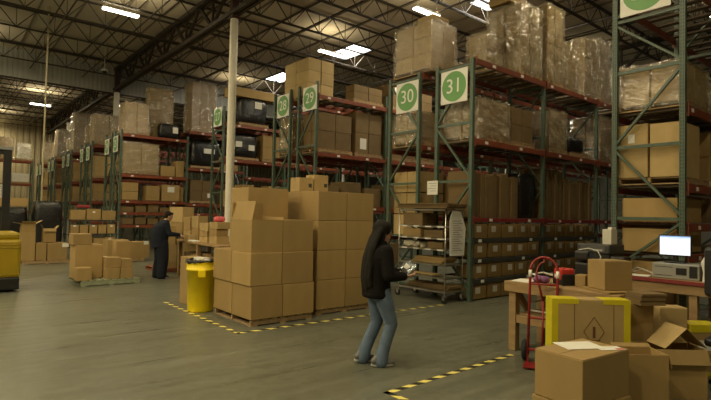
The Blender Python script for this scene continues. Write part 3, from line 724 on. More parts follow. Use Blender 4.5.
# ================================================================== stacks in the middle of the floor
def XW(px, py, Y): return on_y(px, py, Y).x
def YW(px, py, X): return on_x(px, py, X).y
def ZW(px, py, Y): return on_y(px, py, Y).z
G1 = 'plain cartons of the left floor stack'
pallet(3.66, 4.76, 6.76, 8.03, 0, 'wooden pallet under the left carton stack, nearest the taped corner', h=.10)
for r_, (z0, z1, nm) in enumerate(((.102,.60,'bottom'),(.603,1.10,'middle'))):
    o = .0 if r_ == 0 else -.025
    for i, (xa, xb, sx) in enumerate(((3.645,4.185,'left'),(4.195,4.775,'right'))):
        for j, (ya, yb, sy) in enumerate(((6.745,7.375,'front'),(7.385,8.045,'back'))):
            carton_b(xa+o, xb+o, ya, yb, z0, z1, f'plain brown carton, {nm} row, {sy} {sx} corner of the left floor stack', group=G1, axis=1, tape=False)
carton_b(4.195, 4.765, 6.79, 7.44, 1.103, 1.60, 'plain closed carton in the top front row of the left stack, beside the open one', group=G1, axis=0, tape=False)
open_carton(3.915, 7.125, 1.103, .54, .67, .49, 'open carton with raised flaps on the front left of the left stack', {'-x':(.29,101), '+y':(.27,97), '+x':(.05,75)})
carton_b(3.93, 4.70, 7.47, 8.10, 1.103, 1.60, 'lower of two tall cartons at the back of the left floor stack', group=G1, tape=False)
carton_b(3.93, 4.70, 7.47, 8.10, 1.603, 2.12, 'topmost carton at the back of the left floor stack, highest there', group=G1, tape=False)
pallet(4.97, 6.2, 6.94, 8.0, 0, 'wooden pallet under the right carton stack, behind the woman', h=.09)
for k, (z0, z1) in enumerate(((.092,.585),(.588,1.085),(1.088,1.59),(1.593,2.095))):
    for i, (xa, xb) in enumerate(((4.955,5.57),(5.582,6.2))):
        for j, (ya, yb) in enumerate(((6.925,7.46),(7.47,8.0))):
            if k == 3 and j == 1 and i == 0: yb = 8.03
            carton_b(xa, xb, ya, yb, z0, z1, f'plain carton, {["bottom","second","third","top"][k]} row, {["front","back"][j]} {["left","right"][i]} of the right floor stack', group='plain cartons of the right floor stack', axis=1, tape=False)
carton_b(5.02, 5.33, 7.62, 7.92, 2.10, 2.36, 'small pale carton on top of the right floor stack, left of its twin', mtl=CBP, stick=[('-y', .08, .12, .07, .07, INKD)])
carton_b(5.36, 5.68, 7.64, 7.92, 2.10, 2.43, 'small pale carton on top of the right floor stack, taller of two', mtl=CBP, stick=[('-y', .1, .14, .07, .07, INKD)])
# yellow bin
t = thing('trash_can', 'round yellow trash can with black bag, left of the carton stack', 'trash can', (3.555, 8.37, 0))
MB().lathe([(0,.0),(.205,0),(.215,.03),(.238,.70),(.252,.70),(.252,.735),(.243,.735),(.25,.83),(.258,.85),(.245,.86),(.235,.80),(.2,.05),(0,.05)], n=36).build('body', YEL, t, smooth=True)
for a in (1.2, 1.2+PI):
    M_ = Matrix.Rotation(a, 4, 'Z'); b = MB(); b.bbox(.235,.30,-.06,.06,.60,.73,.015, M=M_); b.build('handle', YEL, t)
b = MB(); pr = [(.263,.838),(.267,.862),(.24,.882),(.21,.84),(.1,.80),(0,.79)]; b.lathe(pr, n=36)
rr = random.Random(5); b.v = [(x+rr.uniform(-.008,.008), y+rr.uniform(-.008,.008), z+rr.uniform(-.02,.02)) for x,y,z in b.v]
b.build('liner_bag', BBAG, t, smooth=True)
b = MB()
for i in range(7):
    a = rr.uniform(0, 6.28); q = rr.uniform(.02,.13); b.bbox(q*math.cos(a)-.05, q*math.cos(a)+.06, q*math.sin(a)-.05, q*math.sin(a)+.06, .80, .885+rr.uniform(0,.035), .015, M=None)
b.build('crumpled_waste', GREYP, t)
carton_b(3.56, 3.86, 8.92, 9.36, 0, .86, 'narrow upright carton standing behind the yellow trash can', tape=False)

def tape_line(label, pts, w=.065):
    b = MB(); P = [Vector((x, y, 0)) for x, y in pts]; hh = w/2
    for p, q in zip(P, P[1:]):
        d = (q-p).normalized(); n = Vector((-d.y, d.x, 0))*hh; e = d*hh
        b.add([p-e-n, q+e-n, q+e+n, p-e+n, *(v+Vector((0,0,.0015)) for v in (p-e-n, q+e-n, q+e+n, p-e+n))], [(3,2,1,0),(4,5,6,7),(0,1,5,4),(1,2,6,5),(2,3,7,6),(3,0,4,7)])
    return tag(b.build('floor_tape', STRIPE), label, 'floor tape')
tape_line('striped yellow and black floor tape cornering around the middle carton stacks', [(3.35,9.5),(3.34,6.53),(7.62,6.44)])
tape_line('striped yellow and black floor tape running from near corner to bench leg', [(3.42,2.2),(3.40,3.54),(5.56,3.60)])

# ================================================================== left half of the floor
# lift truck cut by the picture edge
t = thing('lift_truck', 'yellow lift truck with dark base and dark mast at the left edge', 'lift truck', (.95, 12.2, 0))
b = MB(); b.bbox(-.47,.42,0,1.0,.29,1.06,.06)
b.bbox(-.44,.39,.04,.96,1.05,1.20,.05); b.build('body', YELM, t)
b = MB()
for z in (.88,.94): b.bbox(-.475,.425,-.006,1.006,z,z+.018,.004)
b.build('groove', mat('dark_yellow', (.26,.17,.02), .5), t)
MB().bbox(-.46,.41,.02,1.0,.04,.30,.03).build('base', BLACK, t)
b = MB()
for x in (-.33,.22): b.box(x-.07,x+.07,1.02,1.14,.02,2.95)
for z in (.5,1.6,2.85): b.box(-.26,.15,1.04,1.12,z,z+.1)
b.build('mast', BLACK, t)
MB().box(-.45,.32,1.0,1.16,2.95,3.02).build('mast_head', GREYM, t)
for x in (-.33,.28):
    MB().cyl((x-.05,.2,.075),(x+.05,.2,.075),.075,n=18).build('wheel', RUB, t)
for x in (-.25,.08): MB().bbox(x-.06,x+.06,1.14,2.1,.06,.11,.01).build('fork', BLACK, t)

# pallet of mixed cartons
Y0 = 12.42
pallet(2.5, 3.74, 12.32, 13.62, 0, 'weathered greenish pallet with two carton piles, in the open left floor', WOODG, h=.12)
g = 'cartons on the greenish pallet'
def cx(px0, px1, py0, py1, Y, d, label, z0=None, group=None, **k):
    zb = ZW((px0+px1)/2, py1, Y) if z0 is None else z0
    zt = ZW((px0+px1)/2, py0, Y)
    return carton_b(XW(px0, py1, Y), XW(px1, py1, Y), Y, Y+d, zb, zt, label, group=group, **k)
cx(74,102,245,280,12.72,.55, 'largest upright carton on the greenish pallet', .122, g)
cx(73,91.5,234,245,12.74,.5, 'carton lying on the largest one, greenish pallet', ZW(88,245,12.72)+.004, g)
cx(76.5,91.5,268,281,12.36,.30, 'small front carton before the largest one, greenish pallet', .122, g)
cx(76.5,91,268,273,12.36,.3, 'thin carton', .0) if False else None
for i, (a, c_, z0, z1, y0, nm) in enumerate(((107,120,.122,.37,12.4,'bottom left'),(121,133,.122,.36,12.38,'bottom right'),(106,121,.373,.60,12.46,'middle left'),(115.5,129.5,.61,.95,12.75,'upright back'),(121.5,132,.363,.56,12.44,'middle right'))):
    if nm == 'upright back': z0 = .122; y0 = 12.88
    carton_b(XW(a,270,y0), XW(c_,270,y0), y0, y0+.36, z0, z1, f'small carton, {nm}, in the right pile on the greenish pallet', group=g)
MB_ = MB(); MB_.bbox(-.09,.09,-.1,.1,0,.45,.03); o = MB_.build('white_sack', WHITE, loc=(XW(104,270,13.2),13.2,.122)); tag(o, 'white sack standing between the piles on the greenish pallet', 'sack')
# pallets behind
pallet(2.05, 3.3, 17.9, 18.9, 0, 'wooden pallet of upright cartons at the back left, behind the lift truck', h=.11)
g = 'cartons on the back left pallet'
cx(21,34.5,232,262,17.95,.6, 'tall upright carton at the left end of the back left pallet', .112, g)
cx(35.5,46,243,262,17.95,.5, 'middle upright carton on the back left pallet', .112, g)
cx(47,66.5,243,262,17.95,.6, 'wide carton with white label, right end of back left pallet', .112, g, stick=[('-y',.22,.45,.18,.12)])
zt = ZW(55,243,17.95)+.02
open_carton(XW(50,243,18.1)-.02, 18.25, zt, .34, .34, .42, 'open carton standing on the wide carton of the back left pallet', {'-x':(.12,70),'+x':(.12,50),'-y':(.1,-60)})
open_carton(XW(27,232,18.2)+.02, 18.25, ZW(28,232,17.95)+.004, .36, .4, .24, 'open carton with bright flaps on the tall carton, back left pallet', {'-x':(.2,10),'+x':(.2,30),'-y':(.12,40)})
pallet(4.28, 5.45, 17.55, 18.5, 0, 'wooden pallet of two carton stacks left of the man in dark clothes', h=.11)
cx(107,128,240,262,17.6,.6, 'open-topped wide carton on the pallet left of the man', .112, 'cartons left of the man')
cx(129.5,149,242,262,17.6,.6, 'wide labelled carton on the pallet just left of the man', .112, 'cartons left of the man', stick=[('-y',.2,.5,.16,.12)])
# low shelf full of cartons
SX0, SX1, SY = 3.55, 5.25, 20.0
t = thing('storage_shelf', 'low dark shelf unit holding small cartons, left of the sign 25 rack', 'shelf', ((SX0+SX1)/2, SY+.3, 0))
w = (SX1-SX0)/2
for zz in (.35,.82,1.32): MB().box(-w,w,-.3,.3,zz-.03,zz).build('shelf_board', SHELF, t)
for x in (-w+.03, w-.03):
    for yy in (-.28,.28): MB().box(x-.02,x+.02,yy-.02,yy+.02,0,1.34).build('post', GREYM, t)
for r_, (zz, n, hh, nm) in enumerate(((.352,4,.36,'bottom'),(.822,5,.34,'middle'),(1.322,3,.40,'top'))):
    ww = (SX1-SX0-.2)/n
    for i in range(n):
        rr = random.Random(r_*10+i)
        carton(SX0+.1+(i+.5)*ww, SY+.24, zz, ww-.04, .42, hh-rr.random()*.06, f'small carton, {ORD[i]} from left, on the {nm} board of the low shelf unit', group='cartons on the low shelf unit', stick=[('-y',0,.28,.09,.06)] if (i+r_) % 2 else None)
o = MB().bbox(-.2,.2,-.12,.12,0,.10,.03).build('red_cloth', mat('red_cloth',(.32,.04,.05),.9), loc=(4.1,20.25,1.745)); tag(o, 'folded dark red cloth on a carton atop the low shelf unit', 'cloth')
black_bundle('large black film wrapped load on the floor left of the low shelf', 2.55, 3.45, 20.0, 20.9, 0, 1.95)
black_bundle('lower black film wrapped load, leftmost of the two on the floor', 1.62, 2.48, 20.4, 21.2, 0, 1.72)
carton(2.0, 20.8, 1.755, 1.0-.1, .4, .27, 'long brown carton lying across the lower black load', tape=False)
t = thing('round_fan', 'pale round fan on a dark stand in the clutter at far left', 'fan', (1.85, 23.6, 0))
MB().cyl((0,0,.05),(0,0,2.0),.03).build('stand', BLACK, t); MB().cyl((0,0,0),(0,0,.05),.3,n=20).build('base', BLACK, t)
b = MB(); b.cyl((0,-.08,2.3),(0,.08,2.3),.30,n=28); b.build('drum', BEIGE, t)
b = MB()
for k in range(4): b.tube([(.27*(k+1)/4*math.cos(2*PI*i/20), -.085, 2.3+.27*(k+1)/4*math.sin(2*PI*i/20)) for i in range(20)], .008, 5, closed=True)
b.build('grille', GREYM, t)

# packing table by the man
t = thing('packing_table', 'wooden packing table crowded with cartons in front of the standing man', 'table', (5.42, 12.1, 0))
MB().bbox(-.47,.47,-1.35,1.25,.89,.94,.008).build('tabletop', BENCHW, t)
for x in (-.40,.40):
    for yy in (-1.25,-.05,1.15): MB().box(x-.045,x+.045,yy-.045,yy+.045,0,.89).build('leg', BENCHW, t)
MB().box(-.42,.42,-1.3,1.2,.30,.335).build('lower_shelf', BENCHW, t)
g = 'cartons on the packing table'
def tb(px0, px1, py0, py1, X, d, label, z0=None, **k):
    ya, yb = YW(px1, py1, X), YW(px0, py1, X)
    zb = .942 if z0 is None else z0
    zt = on_x((px0+px1)/2, py0, X).z
    return carton_b(X, X+d, ya, yb, zb, zt, label, group=g, **k)
stacks = [  # px0, px1, X, depth, screen heights of the joints from the top down, place on the table
    (168.5,182,5.48,.36,(207,222),'tallest stack, just right of the man'),
    (183,190,5.42,.30,(217,231),'second stack from the man'),
    (191,198,5.40,.30,(216,228),'third stack from the man'),
    (183.5,190,5.04,.22,(235,),'front row, near the man'),
    (199,207.5,5.10,.32,(223,231,237),'fourth stack from the man'),
    (209,217,5.10,.34,(222,229,236),'last stack beside the big floor stack')]
for px0, px1, X_, d_, ys, nm in stacks:
    zs_ = [on_x((px0+px1)/2, y_, X_).z for y_ in reversed(ys)]; z0 = .942
    for i, z1 in enumerate(zs_):
        e_ = .02*((i*7+len(nm)) % 3)
        ya, yb = YW(px1, 240, X_)+e_, YW(px0, 240, X_)
        lv = ['bottom','second','third'][i] if i < len(zs_)-1 or len(zs_) == 1 else 'topmost'
        carton_b(X_, X_+d_-e_, ya+.008, yb-.008, z0, z1, f'small carton on the packing table, {lv} of {nm}' if len(zs_) > 1 else f'small carton alone on the packing table, {nm}', group=g, mtl=CBP if (i+len(nm)) % 2 else CB)
        z0 = z1+.004
o = MB().bbox(-.13,.13,-.10,.10,0,.13,.06).build('pink_bag', PINK, loc=(5.25, (ya+yb)/2, z0-.002)); tag(o, 'small bright pink bag lying on the last carton stack of the packing table', 'bag')
for i, px in enumerate((180.5, 194.5)):
    o = MB().bbox(-.09,.09,-.10,.10,0,.03,.006).build('paper_stack', WHITE, loc=(5.07, YW((192.5,197)[i],243,5.07), .942)); tag(o, f'small stack of white papers on the packing table front, {["nearer the man","nearer the big stack"][i]}', 'paper')
for i, (yy, zc, ww) in enumerate(((11.2,.30,.5),(11.70,.34,.5),(12.5,.28,.5),(12.96,.3,.36))):
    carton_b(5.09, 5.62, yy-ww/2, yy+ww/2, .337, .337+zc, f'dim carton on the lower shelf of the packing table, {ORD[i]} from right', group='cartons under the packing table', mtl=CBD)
pallet(4.75, 5.9, 14.0, 15.2, 0, 'reddish wooden pallet on the floor behind the man in dark clothes', mat('red_wood',(.27,.10,.05),.8,var=.25))
for i, (x0,x1,z0,z1) in enumerate(((4.8,5.25,.112,.75),(5.27,5.8,.112,.9),(4.82,5.2,.754,1.3))):
    carton_b(x0,x1,14.1,14.6,z0,z1, f'pale carton on the reddish pallet behind the man, {["lower left","right","upper left"][i]}', group='pale cartons behind the man', mtl=CBP)

# ================================================================== wire shelf cart at the rack end
t = thing('wire_shelf_cart', 'tall chrome wire shelf cart on casters parked before the sign 30 rack', 'cart', (7.98, 7.12, 0))
CW, CD = .27, .64
for sx in (-1,1):
    for sy in (-1,1):
        p_ = MB(); p_.cyl((sx*CW,sy*CD,.14),(sx*CW,sy*CD,1.86),.0125,n=10); p_.build('post', CHROME, t, smooth=True)
        c_ = MB(); c_.cyl((sx*CW-.016,sy*CD+.02,.065),(sx*CW+.016,sy*CD+.02,.065),.065,n=20); wo = c_.build('wheel', RUB, t)
        f_ = MB(); f_.box(sx*CW-.026,sx*CW-.02,sy*CD-.02,sy*CD+.04,.06,.14); f_.box(sx*CW+.02,sx*CW+.026,sy*CD-.02,sy*CD+.04,.06,.14); f_.box(sx*CW-.026,sx*CW+.026,sy*CD-.03,sy*CD+.04,.13,.15)
        f_.build('caster_fork', CHROME, t)
sb = MB()
for sx in (-1,1): sb.bar((sx*CW,-CD,0),(sx*CW,CD,0),.010,.032)
for sy in (-1,1): sb.bar((-CW,sy*CD,0),(CW,sy*CD,0),.010,.032)
for k in range(9): sb.bar((-CW+.03+k*.06,-CD,.008),(-CW+.03+k*.06,CD,.008),.006)
for k in range(5): sb.bar((-CW,-CD+.2+k*.22,0),(CW,-CD+.2+k*.22,0),.008)
sm_ = sb.mesh('wire_shelf', CHROME)
SZ = [.21,.48,.74,1.04,1.26,1.50,1.84]
for zz in SZ: inst(sm_, 'wire_shelf', t, (0,0,zz))
for zz in (1.04,1.26,1.50):
    for k in range(4): yy = -.5+k*.33; MB().box(-CW-.012,-CW-.008,yy-.10,yy+.06,zz-.014,zz+.012).build('shelf_label', WHITE, t)
CXc, CYc = 7.98, 7.12
def flat_stack(label, x, y, z, w, d, h, n, rz=0, mtl=None, ry=0, rx=0, group='flattened cardboard on the cart'):
    t2 = thing('cardboard_sheet_stack', label, 'cardboard', (x,y,z), rz, group); t2.rotation_euler = (rx, ry, rz); rr = random.Random(int(z*1000))
    for i in range(n):
        b = MB(); e = rr.uniform(-.02,.02); b.box(-w/2+e,w/2+e,-d/2-e,d/2-e,i*h/n+.0008,(i+1)*h/n-.0008); b.build('sheet', mtl or (CBD if i % 2 else CB), t2)
    return t2
flat_stack('thick dark stack of flattened cartons on the very top of the wire cart', CXc-.02, CYc-.02, 1.872, .60, 1.40, .10, 6, mtl=CBD)
carton(CXc, 7.42, 1.518, .44, .55, .26, 'carton on the top shelf of the wire cart, left half', mtl=CBD, tape=False)
carton(CXc, 7.45, 1.278, .42, .5, .17, 'low carton on the second shelf of the wire cart', mtl=CB, tape=False)
carton(CXc, 6.85, 1.278, .42, .5, .15, 'low dark carton on the second shelf of the wire cart, right half', mtl=CBD, tape=False)
carton(CXc, 6.80, 1.058, .42, .4, .13, 'flat carton on the third shelf of the wire cart', mtl=CBD, tape=False)
b = MB(); rr = random.Random(3)
for i in range(9): b.bbox(-.17+rr.uniform(-.04,.04), .17+rr.uniform(-.04,.04), -.26+i*.05, -.18+i*.062, .0+.012*(i % 3), .04+.03*(i % 3)+rr.uniform(0,.02), .012)
o = b.build('folded_bags', mat('pale_bags',(.55,.50,.38),.6,var=.15), loc=(CXc,7.40,1.06)); tag(o, 'pale folded bags spread on a middle shelf of the wire cart', 'bags')
flat_stack('pale stack of flattened cartons low on the wire cart', CXc+.0, 7.0, .768, .40, .8, .11, 5, mtl=CB)
flat_stack('cardboard sheets poking out of a lower shelf of the wire cart', 7.80, 7.15, .523, .30, .75, .02, 2, ry=-.0, mtl=CBP)
flat_stack('dark flattened cartons on the bottom shelf of the wire cart', CXc, 7.0, .230, .42, 1.1, .10, 4, mtl=CBD)
# paper bag / sheet hung on the cart's side
t = thing('hanging_sheet', 'pale grey printed sheet hanging on the end of the wire cart', 'sheet', (8.02, 6.445, .93))
b = MB(); b.add([(-.20,0,0),(.22,-.01,0),(.26,-.012,.55),(.12,0,.88),(-.14,0,.90),(-.22,0,.7)], [(0,1,2,3,4,5)])
b.add([(-.20,.012,0),(.22,.002,0),(.26,.0,.55),(.12,.012,.88),(-.14,.012,.90),(-.22,.012,.7)], [(5,4,3,2,1,0)])
n_ = 6; b.f += [(i, (i+1) % n_, (i+1) % n_+n_, i+n_) for i in range(n_)]; b.mi += [0]*n_
b.build('sheet', WHITE, t)
b = MB()
for k in range(14): b.box(-.15, .16-.06*(k % 3), -.0135, -.0125, .1+k*.045, .115+k*.045)
b.build('printed_lines', mat('faint_ink',(.40,.39,.36),.8), t)

# ================================================================== work benches on the right
BX, BZ = 5.75, .885
t = thing('workbench', 'rough wooden workbench behind the red hand truck', 'workbench', (BX, 3.83, 0))
BL = -1.45
b = MB()
for k in range(4): b.bbox(.0+k*.205, .20+k*.205, BL, 0, BZ-.04, BZ, .004)
b.build('bench_top', BENCHW, t)
MB().bbox(.0,.04,BL,-.0,BZ-.13,BZ-.041,.004).build('apron', BENCHW, t)
MB().bbox(.045,.8,-.045,-.005,BZ-.13,BZ-.041,.004).build('end_apron', BENCHW, t)
for x in (.04,.72):
    for yy in (-.145,BL+.05): MB().bbox(x,x+.10,yy,yy+.10,0,BZ-.131,.005).build('leg', BENCHW, t)
MB().bbox(.045,.085,BL+.16,-.15,.36,.46,.004).build('stretcher', BENCHW, t)
b = MB(); b.bar((.5,-.08,.42),(.16,-.08,BZ-.14),.045,.09); b.build('brace', BENCHW, t)
MB().box(.1,.71,BL+.16,-.15,.462,.48).build('lower_board', BENCHW, t)
o = MB().tube([(-.1,-.2,.03),(-.1,.2,.03),(-.1,.2,.13),(.2,.2,.13),(.2,-.2,.13),(.2,-.2,.03)], .012, 6).build('wire_basket', CABLE, loc=(BX+.35,3.4,.482)); tag(o, 'white wire basket on the low board under the wooden workbench', 'basket')
# clutter on it
def on_bench(px, py, z=BZ): p = on_z(px, py, z); return p
o = MB().bbox(-.16,.16,-.12,.12,0,.012,.004).build('paper_stack', WHITE, loc=(5.93,3.64,BZ+.002), rz=.2); tag(o, 'loose white papers on the left end of the wooden workbench', 'paper')
b = MB()
for k in range(3): b.tube([(-.2+.02*k,-.14+.05*k,.012),(-.18,.12,.06),(.15,.14+.02*k,.055),(.2,-.1+.03*k,.012)], .010, 6)
o = b.build('wire_rack', CABLE, loc=(6.34,3.55,BZ+.02)); tag(o, 'white wire rack lying behind the papers on the wooden workbench', 'wire rack')
b = MB()
for i in range(5): b.ball((rr.uniform(-.08,.08), rr.uniform(-.1,.1), .045), (.07,.06,.045), 10)
o = b.build('purple_cloth', PURP, loc=(5.94,3.42,BZ+.002), smooth=True); tag(o, 'crumpled purple cloth on the wooden workbench behind the hand truck', 'cloth')
t = thing('battery_charger', 'red and black boxy charger on the workbench right of the hand truck', 'charger', (6.08, 3.18, BZ+.002), -.5)
MB().bbox(-.10,.10,-.11,.11,0,.14,.015).build('body', BLACK, t); MB().bbox(-.105,.08,-.09,.08,.06,.205,.02).build('red_cover', REDV, t)
MB().bbox(-.11,-.104,-.05,.05,.09,.13,.002).build('badge', SWHITE, t)
carton_b(6.02, 6.16, 2.89, 3.02, BZ+.002, BZ+.15, 'small low carton on the workbench beside the charger', tape=False)
# dark printer, cable and camera-like devices on the second bench
B2X, B2Z = 7.32, .95
t = thing('computer_bench', 'bench with red front edge carrying the lit computer monitor', 'workbench', (B2X, 3.72, 0))
b = MB(); b.bbox(.02,.95,-3.1,0,B2Z-.04,B2Z,.004); b.build('bench_top', BENCHW, t)
MB().bbox(-.005,.018,-3.1,0,B2Z-.045,B2Z+.004,.003).build('red_edge', REDB, t)
MB().bbox(.02,.06,-3.1,0,B2Z-.17,B2Z-.045,.004).build('apron', BENCHW, t)
for x in (.04,.82):
    for yy in (-.12,-1.6,-3.05): MB().box(x,x+.09,yy,yy+.09,0,B2Z-.17 if x < .1 else B2Z-.041).build('leg', BENCHW, t)
MB().box(.1,.85,-3.0,-.1,.28,.31).build('lower_shelf', BENCHW, t)
t = thing('computer_monitor', 'flat computer monitor with glowing white screen on the red edged bench', 'monitor', (7.62, 2.45, B2Z+.205), .10)
MB().bbox(-.012,.03,-.19,.19,.09,.37,.008).build('bezel', BLACK, t)
MB().box(-.015,-.012,-.175,.175,.105,.355).build('screen', SCREEN, t)
b = MB(); b.box(-.0165,-.015,-.175,.175,.338,.355); b.box(-.0165,-.015,-.18,.1,.322,.329); b.build('screen_bar', SCRBAR, t)
b = MB(); b.bbox(.02,.05,-.03,.03,.02,.2,.006); b.bbox(-.06,.12,-.12,.12,0,.02,.008); b.build('stand', BLACK, t)
t = thing('desktop_computer', 'grey desktop computer case lying flat under the glowing monitor', 'computer', (7.66, 2.38, B2Z+.002), .06)
MB().bbox(-.2,.2,-.24,.30,.0,.20,.012).build('case', GREYPL, t)
MB().bbox(-.205,-.199,-.10,.02,.06,.15,.002).build('drive_panel', BLACK, t)
b = MB(); b.box(-.2025,-.199,.06,.27,.04,.046); b.box(-.2025,-.199,.06,.27,.15,.156); b.build('seam', BLACK, t)
MB().bbox(-.204,-.199,-.22,-.13,.03,.18,.002).build('port_panel', BLACK, t)
t = thing('paper_bag', 'white crumpled paper bag on the bench right of the monitor', 'bag', (7.50, 1.99, B2Z+.003))
b = MB(); b.loft([((0,0,0),.12,.11),((0,0,.12),.13,.115),((.0,.01,.24),.12,.11),((.0,-.02,.31),.11,.10)], 12); rr = random.Random(9)
b.v = [(x+rr.uniform(-.012,.012), y+rr.uniform(-.012,.012), z+(rr.uniform(-.01,.02) if z > .01 else 0)) for x,y,z in b.v]; b.build('bag_body', WHITE, t)
o = MB().bbox(-.1,.1,-.15,.15,0,.012,.004).build('paper_stack', WHITE, loc=(7.44,2.84,B2Z+.006), rz=.1); tag(o, 'white papers on the red edged bench left of the computer', 'paper')
b = MB(); b.tube([(0,-.2,.008),(.05,-.1,.05),(-.03,0,.09),(.06,.1,.05),(0,.16,.008)], .008, 6); b.tube([(.05,-.22,.008),(.0,-.05,.07),(.06,.05,.03),(.02,.2,.008)], .008, 6)
o = b.build('cable', CABLE, loc=(7.75,2.95,B2Z)); tag(o, 'tangled pale cables on the bench left of the computer case', 'cable')
t = thing('label_printer', 'big black printer on a black cabinet left of the monitor', 'printer', (7.66, 3.44, B2Z+.002))
MB().bbox(-.22,.24,-.22,.24,0,.26,.012).build('cabinet', BLACK, t)
MB().bbox(-.25,.25,-.23,.25,.262,.40,.02).build('printer_body', mat('dark_grey_plastic',(.045,.045,.048),.4), t)
MB().bbox(-.256,-.249,-.17,.19,.285,.37,.003).build('window', mat('dark_window',(.10,.10,.105),.15), t)
MB().bbox(-.258,-.255,-.13,.0,.30,.33,.001).build('display', GREYPL, t)
t = thing('barcode_stand', 'black gooseneck device stand with dangling white cable left of the printer', 'stand', (7.50, 3.10+.72, B2Z))
t.location = (6.42, 3.08, BZ+.002)
b = MB(); b.tube([(0,0,.02),(0,.02,.25),(-.02,.03,.36),(-.06,-.02,.40)], .05, 10); b.bbox(-.09,.09,-.11,.11,0,.28,.03); b.build('gooseneck', BLACK, t)
MB().bbox(-.14,.02,-.10,.09,.30,.43,.03).build('head', BLACK, t)
MB().tube([(-.06,.06,.43),(-.03,-.05,.455),(0,-.15,.43),(.0,-.19,.36),(.0,-.16,.2),(.0,-.18,.05),(0,-.1,.012)], .007, 6).build('white_cable', CABLE, t)
t = thing('small_printer', 'small black label printer with white label sticking out, in front of the black cabinet', 'printer', (7.46, 2.98, B2Z))
t.location = (7.50, 3.09, B2Z+.003)
MB().bbox(-.13,.10,-.10,.10,0,.24,.02).build('body', BLACK, t); MB().bbox(-.135,-.128,-.07,.07,.11,.19,.002).build('front_slot', GREYPL, t); MB().box(-.16,-.13,-.05,.05,.165,.17).build('label_tongue', WHITE, t)
t = thing('file_box', 'white upright file box on top of the black printer', 'file box', (7.62, 3.30, B2Z+.402))
MB().bbox(-.1,.1,-.065,.065,0,.22,.008).build('body', BEIGE, t); MB().bbox(-.07,.07,-.06,.0,.2205,.25,.004).build('papers', WHITE, t)
# chair back cut by the right edge
pch = on_x(711, 268, 6.0)
t = thing('office_chair', 'black office chair cut off by the right picture edge', 'chair', (6.02, 1.44, 0), 0)
MB().bbox(-.045,.045,-.23,.23,.95,1.46,.045).build('backrest', BLACK, t, smooth=False)
MB().bbox(.0,.48,-.24,.24,.45,.54,.03).build('seat', BLACK, t); MB().cyl((.24,0,.1),(.24,0,.45),.03).build('gas_post', BLACK, t)
b = MB(); b.bar((.02,0,.46),(-.0,0,1.0),.06,.03); b.build('back_bar', BLACK, t)
for k in range(5):
    a = k*2*PI/5; b = MB(); b.bar((.24,0,.10),(.24+.26*math.cos(a),.26*math.sin(a),.075),.045,.03); lg = b.build('leg', BLACK, t)
    MB().cyl((.24+.26*math.cos(a)-.02,.26*math.sin(a),.03),(.24+.26*math.cos(a)+.02,.26*math.sin(a),.03),.03,n=12).build('caster', BLACK, lg)

# red hand truck
t = thing('hand_truck', 'red steel hand truck with arched top leaning by the workbench', 'hand truck', (5.42, 3.10, 0), -1.1)
# local: x across (image right), y forward(away); leans back along +y
def HT(x, s): return (x, .02+s*.27, .12+s*.97)      # s along the frame height 0..1
w = .155
b = MB(); pts = [HT(-w,0), HT(-w,.98)]
for k in range(1, 12):
    a = PI-k*PI/12; pts.append((w*math.cos(a), *HT(0, .98+.17*math.sin(a))[1:]))
pts += [HT(w,.98), HT(w,0)]
b.tube(pts, .016, 10); b.build('frame', RED, t, smooth=True)
b = MB(); pts = []
for k in range(0, 13):
    a = PI-k*PI/12; pts.append((.085*math.cos(a), *HT(0, .92+.17*math.sin(a))[1:]))
pts = [HT(-.0,.62)]+pts[:7]+[HT(0.0,1.13)]; b.tube(pts, .012, 8); b.build('centre_loop', RED, t, smooth=True)
for s in (.06,.42,.82):
    MB().tube([HT(-w,s),HT(w,s)], .013, 8).build('cross_bar', RED, t, smooth=True)
MB().tube([HT(0,.06),HT(0,.62)], .012, 8).build('centre_bar', RED, t, smooth=True)
for sx in (-1,1):
    MB().tube([HT(sx*w,.90),HT(sx*w,.985)], .020, 10).build('grip', SWHITE, t, smooth=True)
    MB().tube([HT(sx*w,.42),(sx*(w+.01),.26,.14)], .012, 8).build('axle_brace', RED, t, smooth=True)
    wc = (sx*(w+.05), .20, .13)
    b = MB(); b.tube([(wc[0], wc[1]+.092*math.cos(2*PI*i/24), wc[2]+.092*math.sin(2*PI*i/24)) for i in range(24)], .033, 10, closed=True); wh = b.build('wheel', RUB, t, smooth=True)
    MB().cyl((wc[0]-.02,wc[1],wc[2]),(wc[0]+.02,wc[1],wc[2]),.068,n=20).build('hub', mat('dark_hub',(.10,.10,.10),.5), wh)
MB().cyl((-w-.07,.20,.125),(w+.07,.20,.125),.012).build('axle', GREYM, t)
MB().bbox(-.19,.19,-.20,.04,.02,.032,.003).build('toe_plate', RED, t)
b = MB()
for sx in (-1,1): b.bar((sx*w,.02,.025),HT(sx*w,.06),.03,.02)
b.build('foot', RED, t)

# ================================================================== cartons in the right foreground
def fl(px, py, Z=0): return on_z(px, py, Z)
RZ = -.66                                                            # turned to face the aisle corner
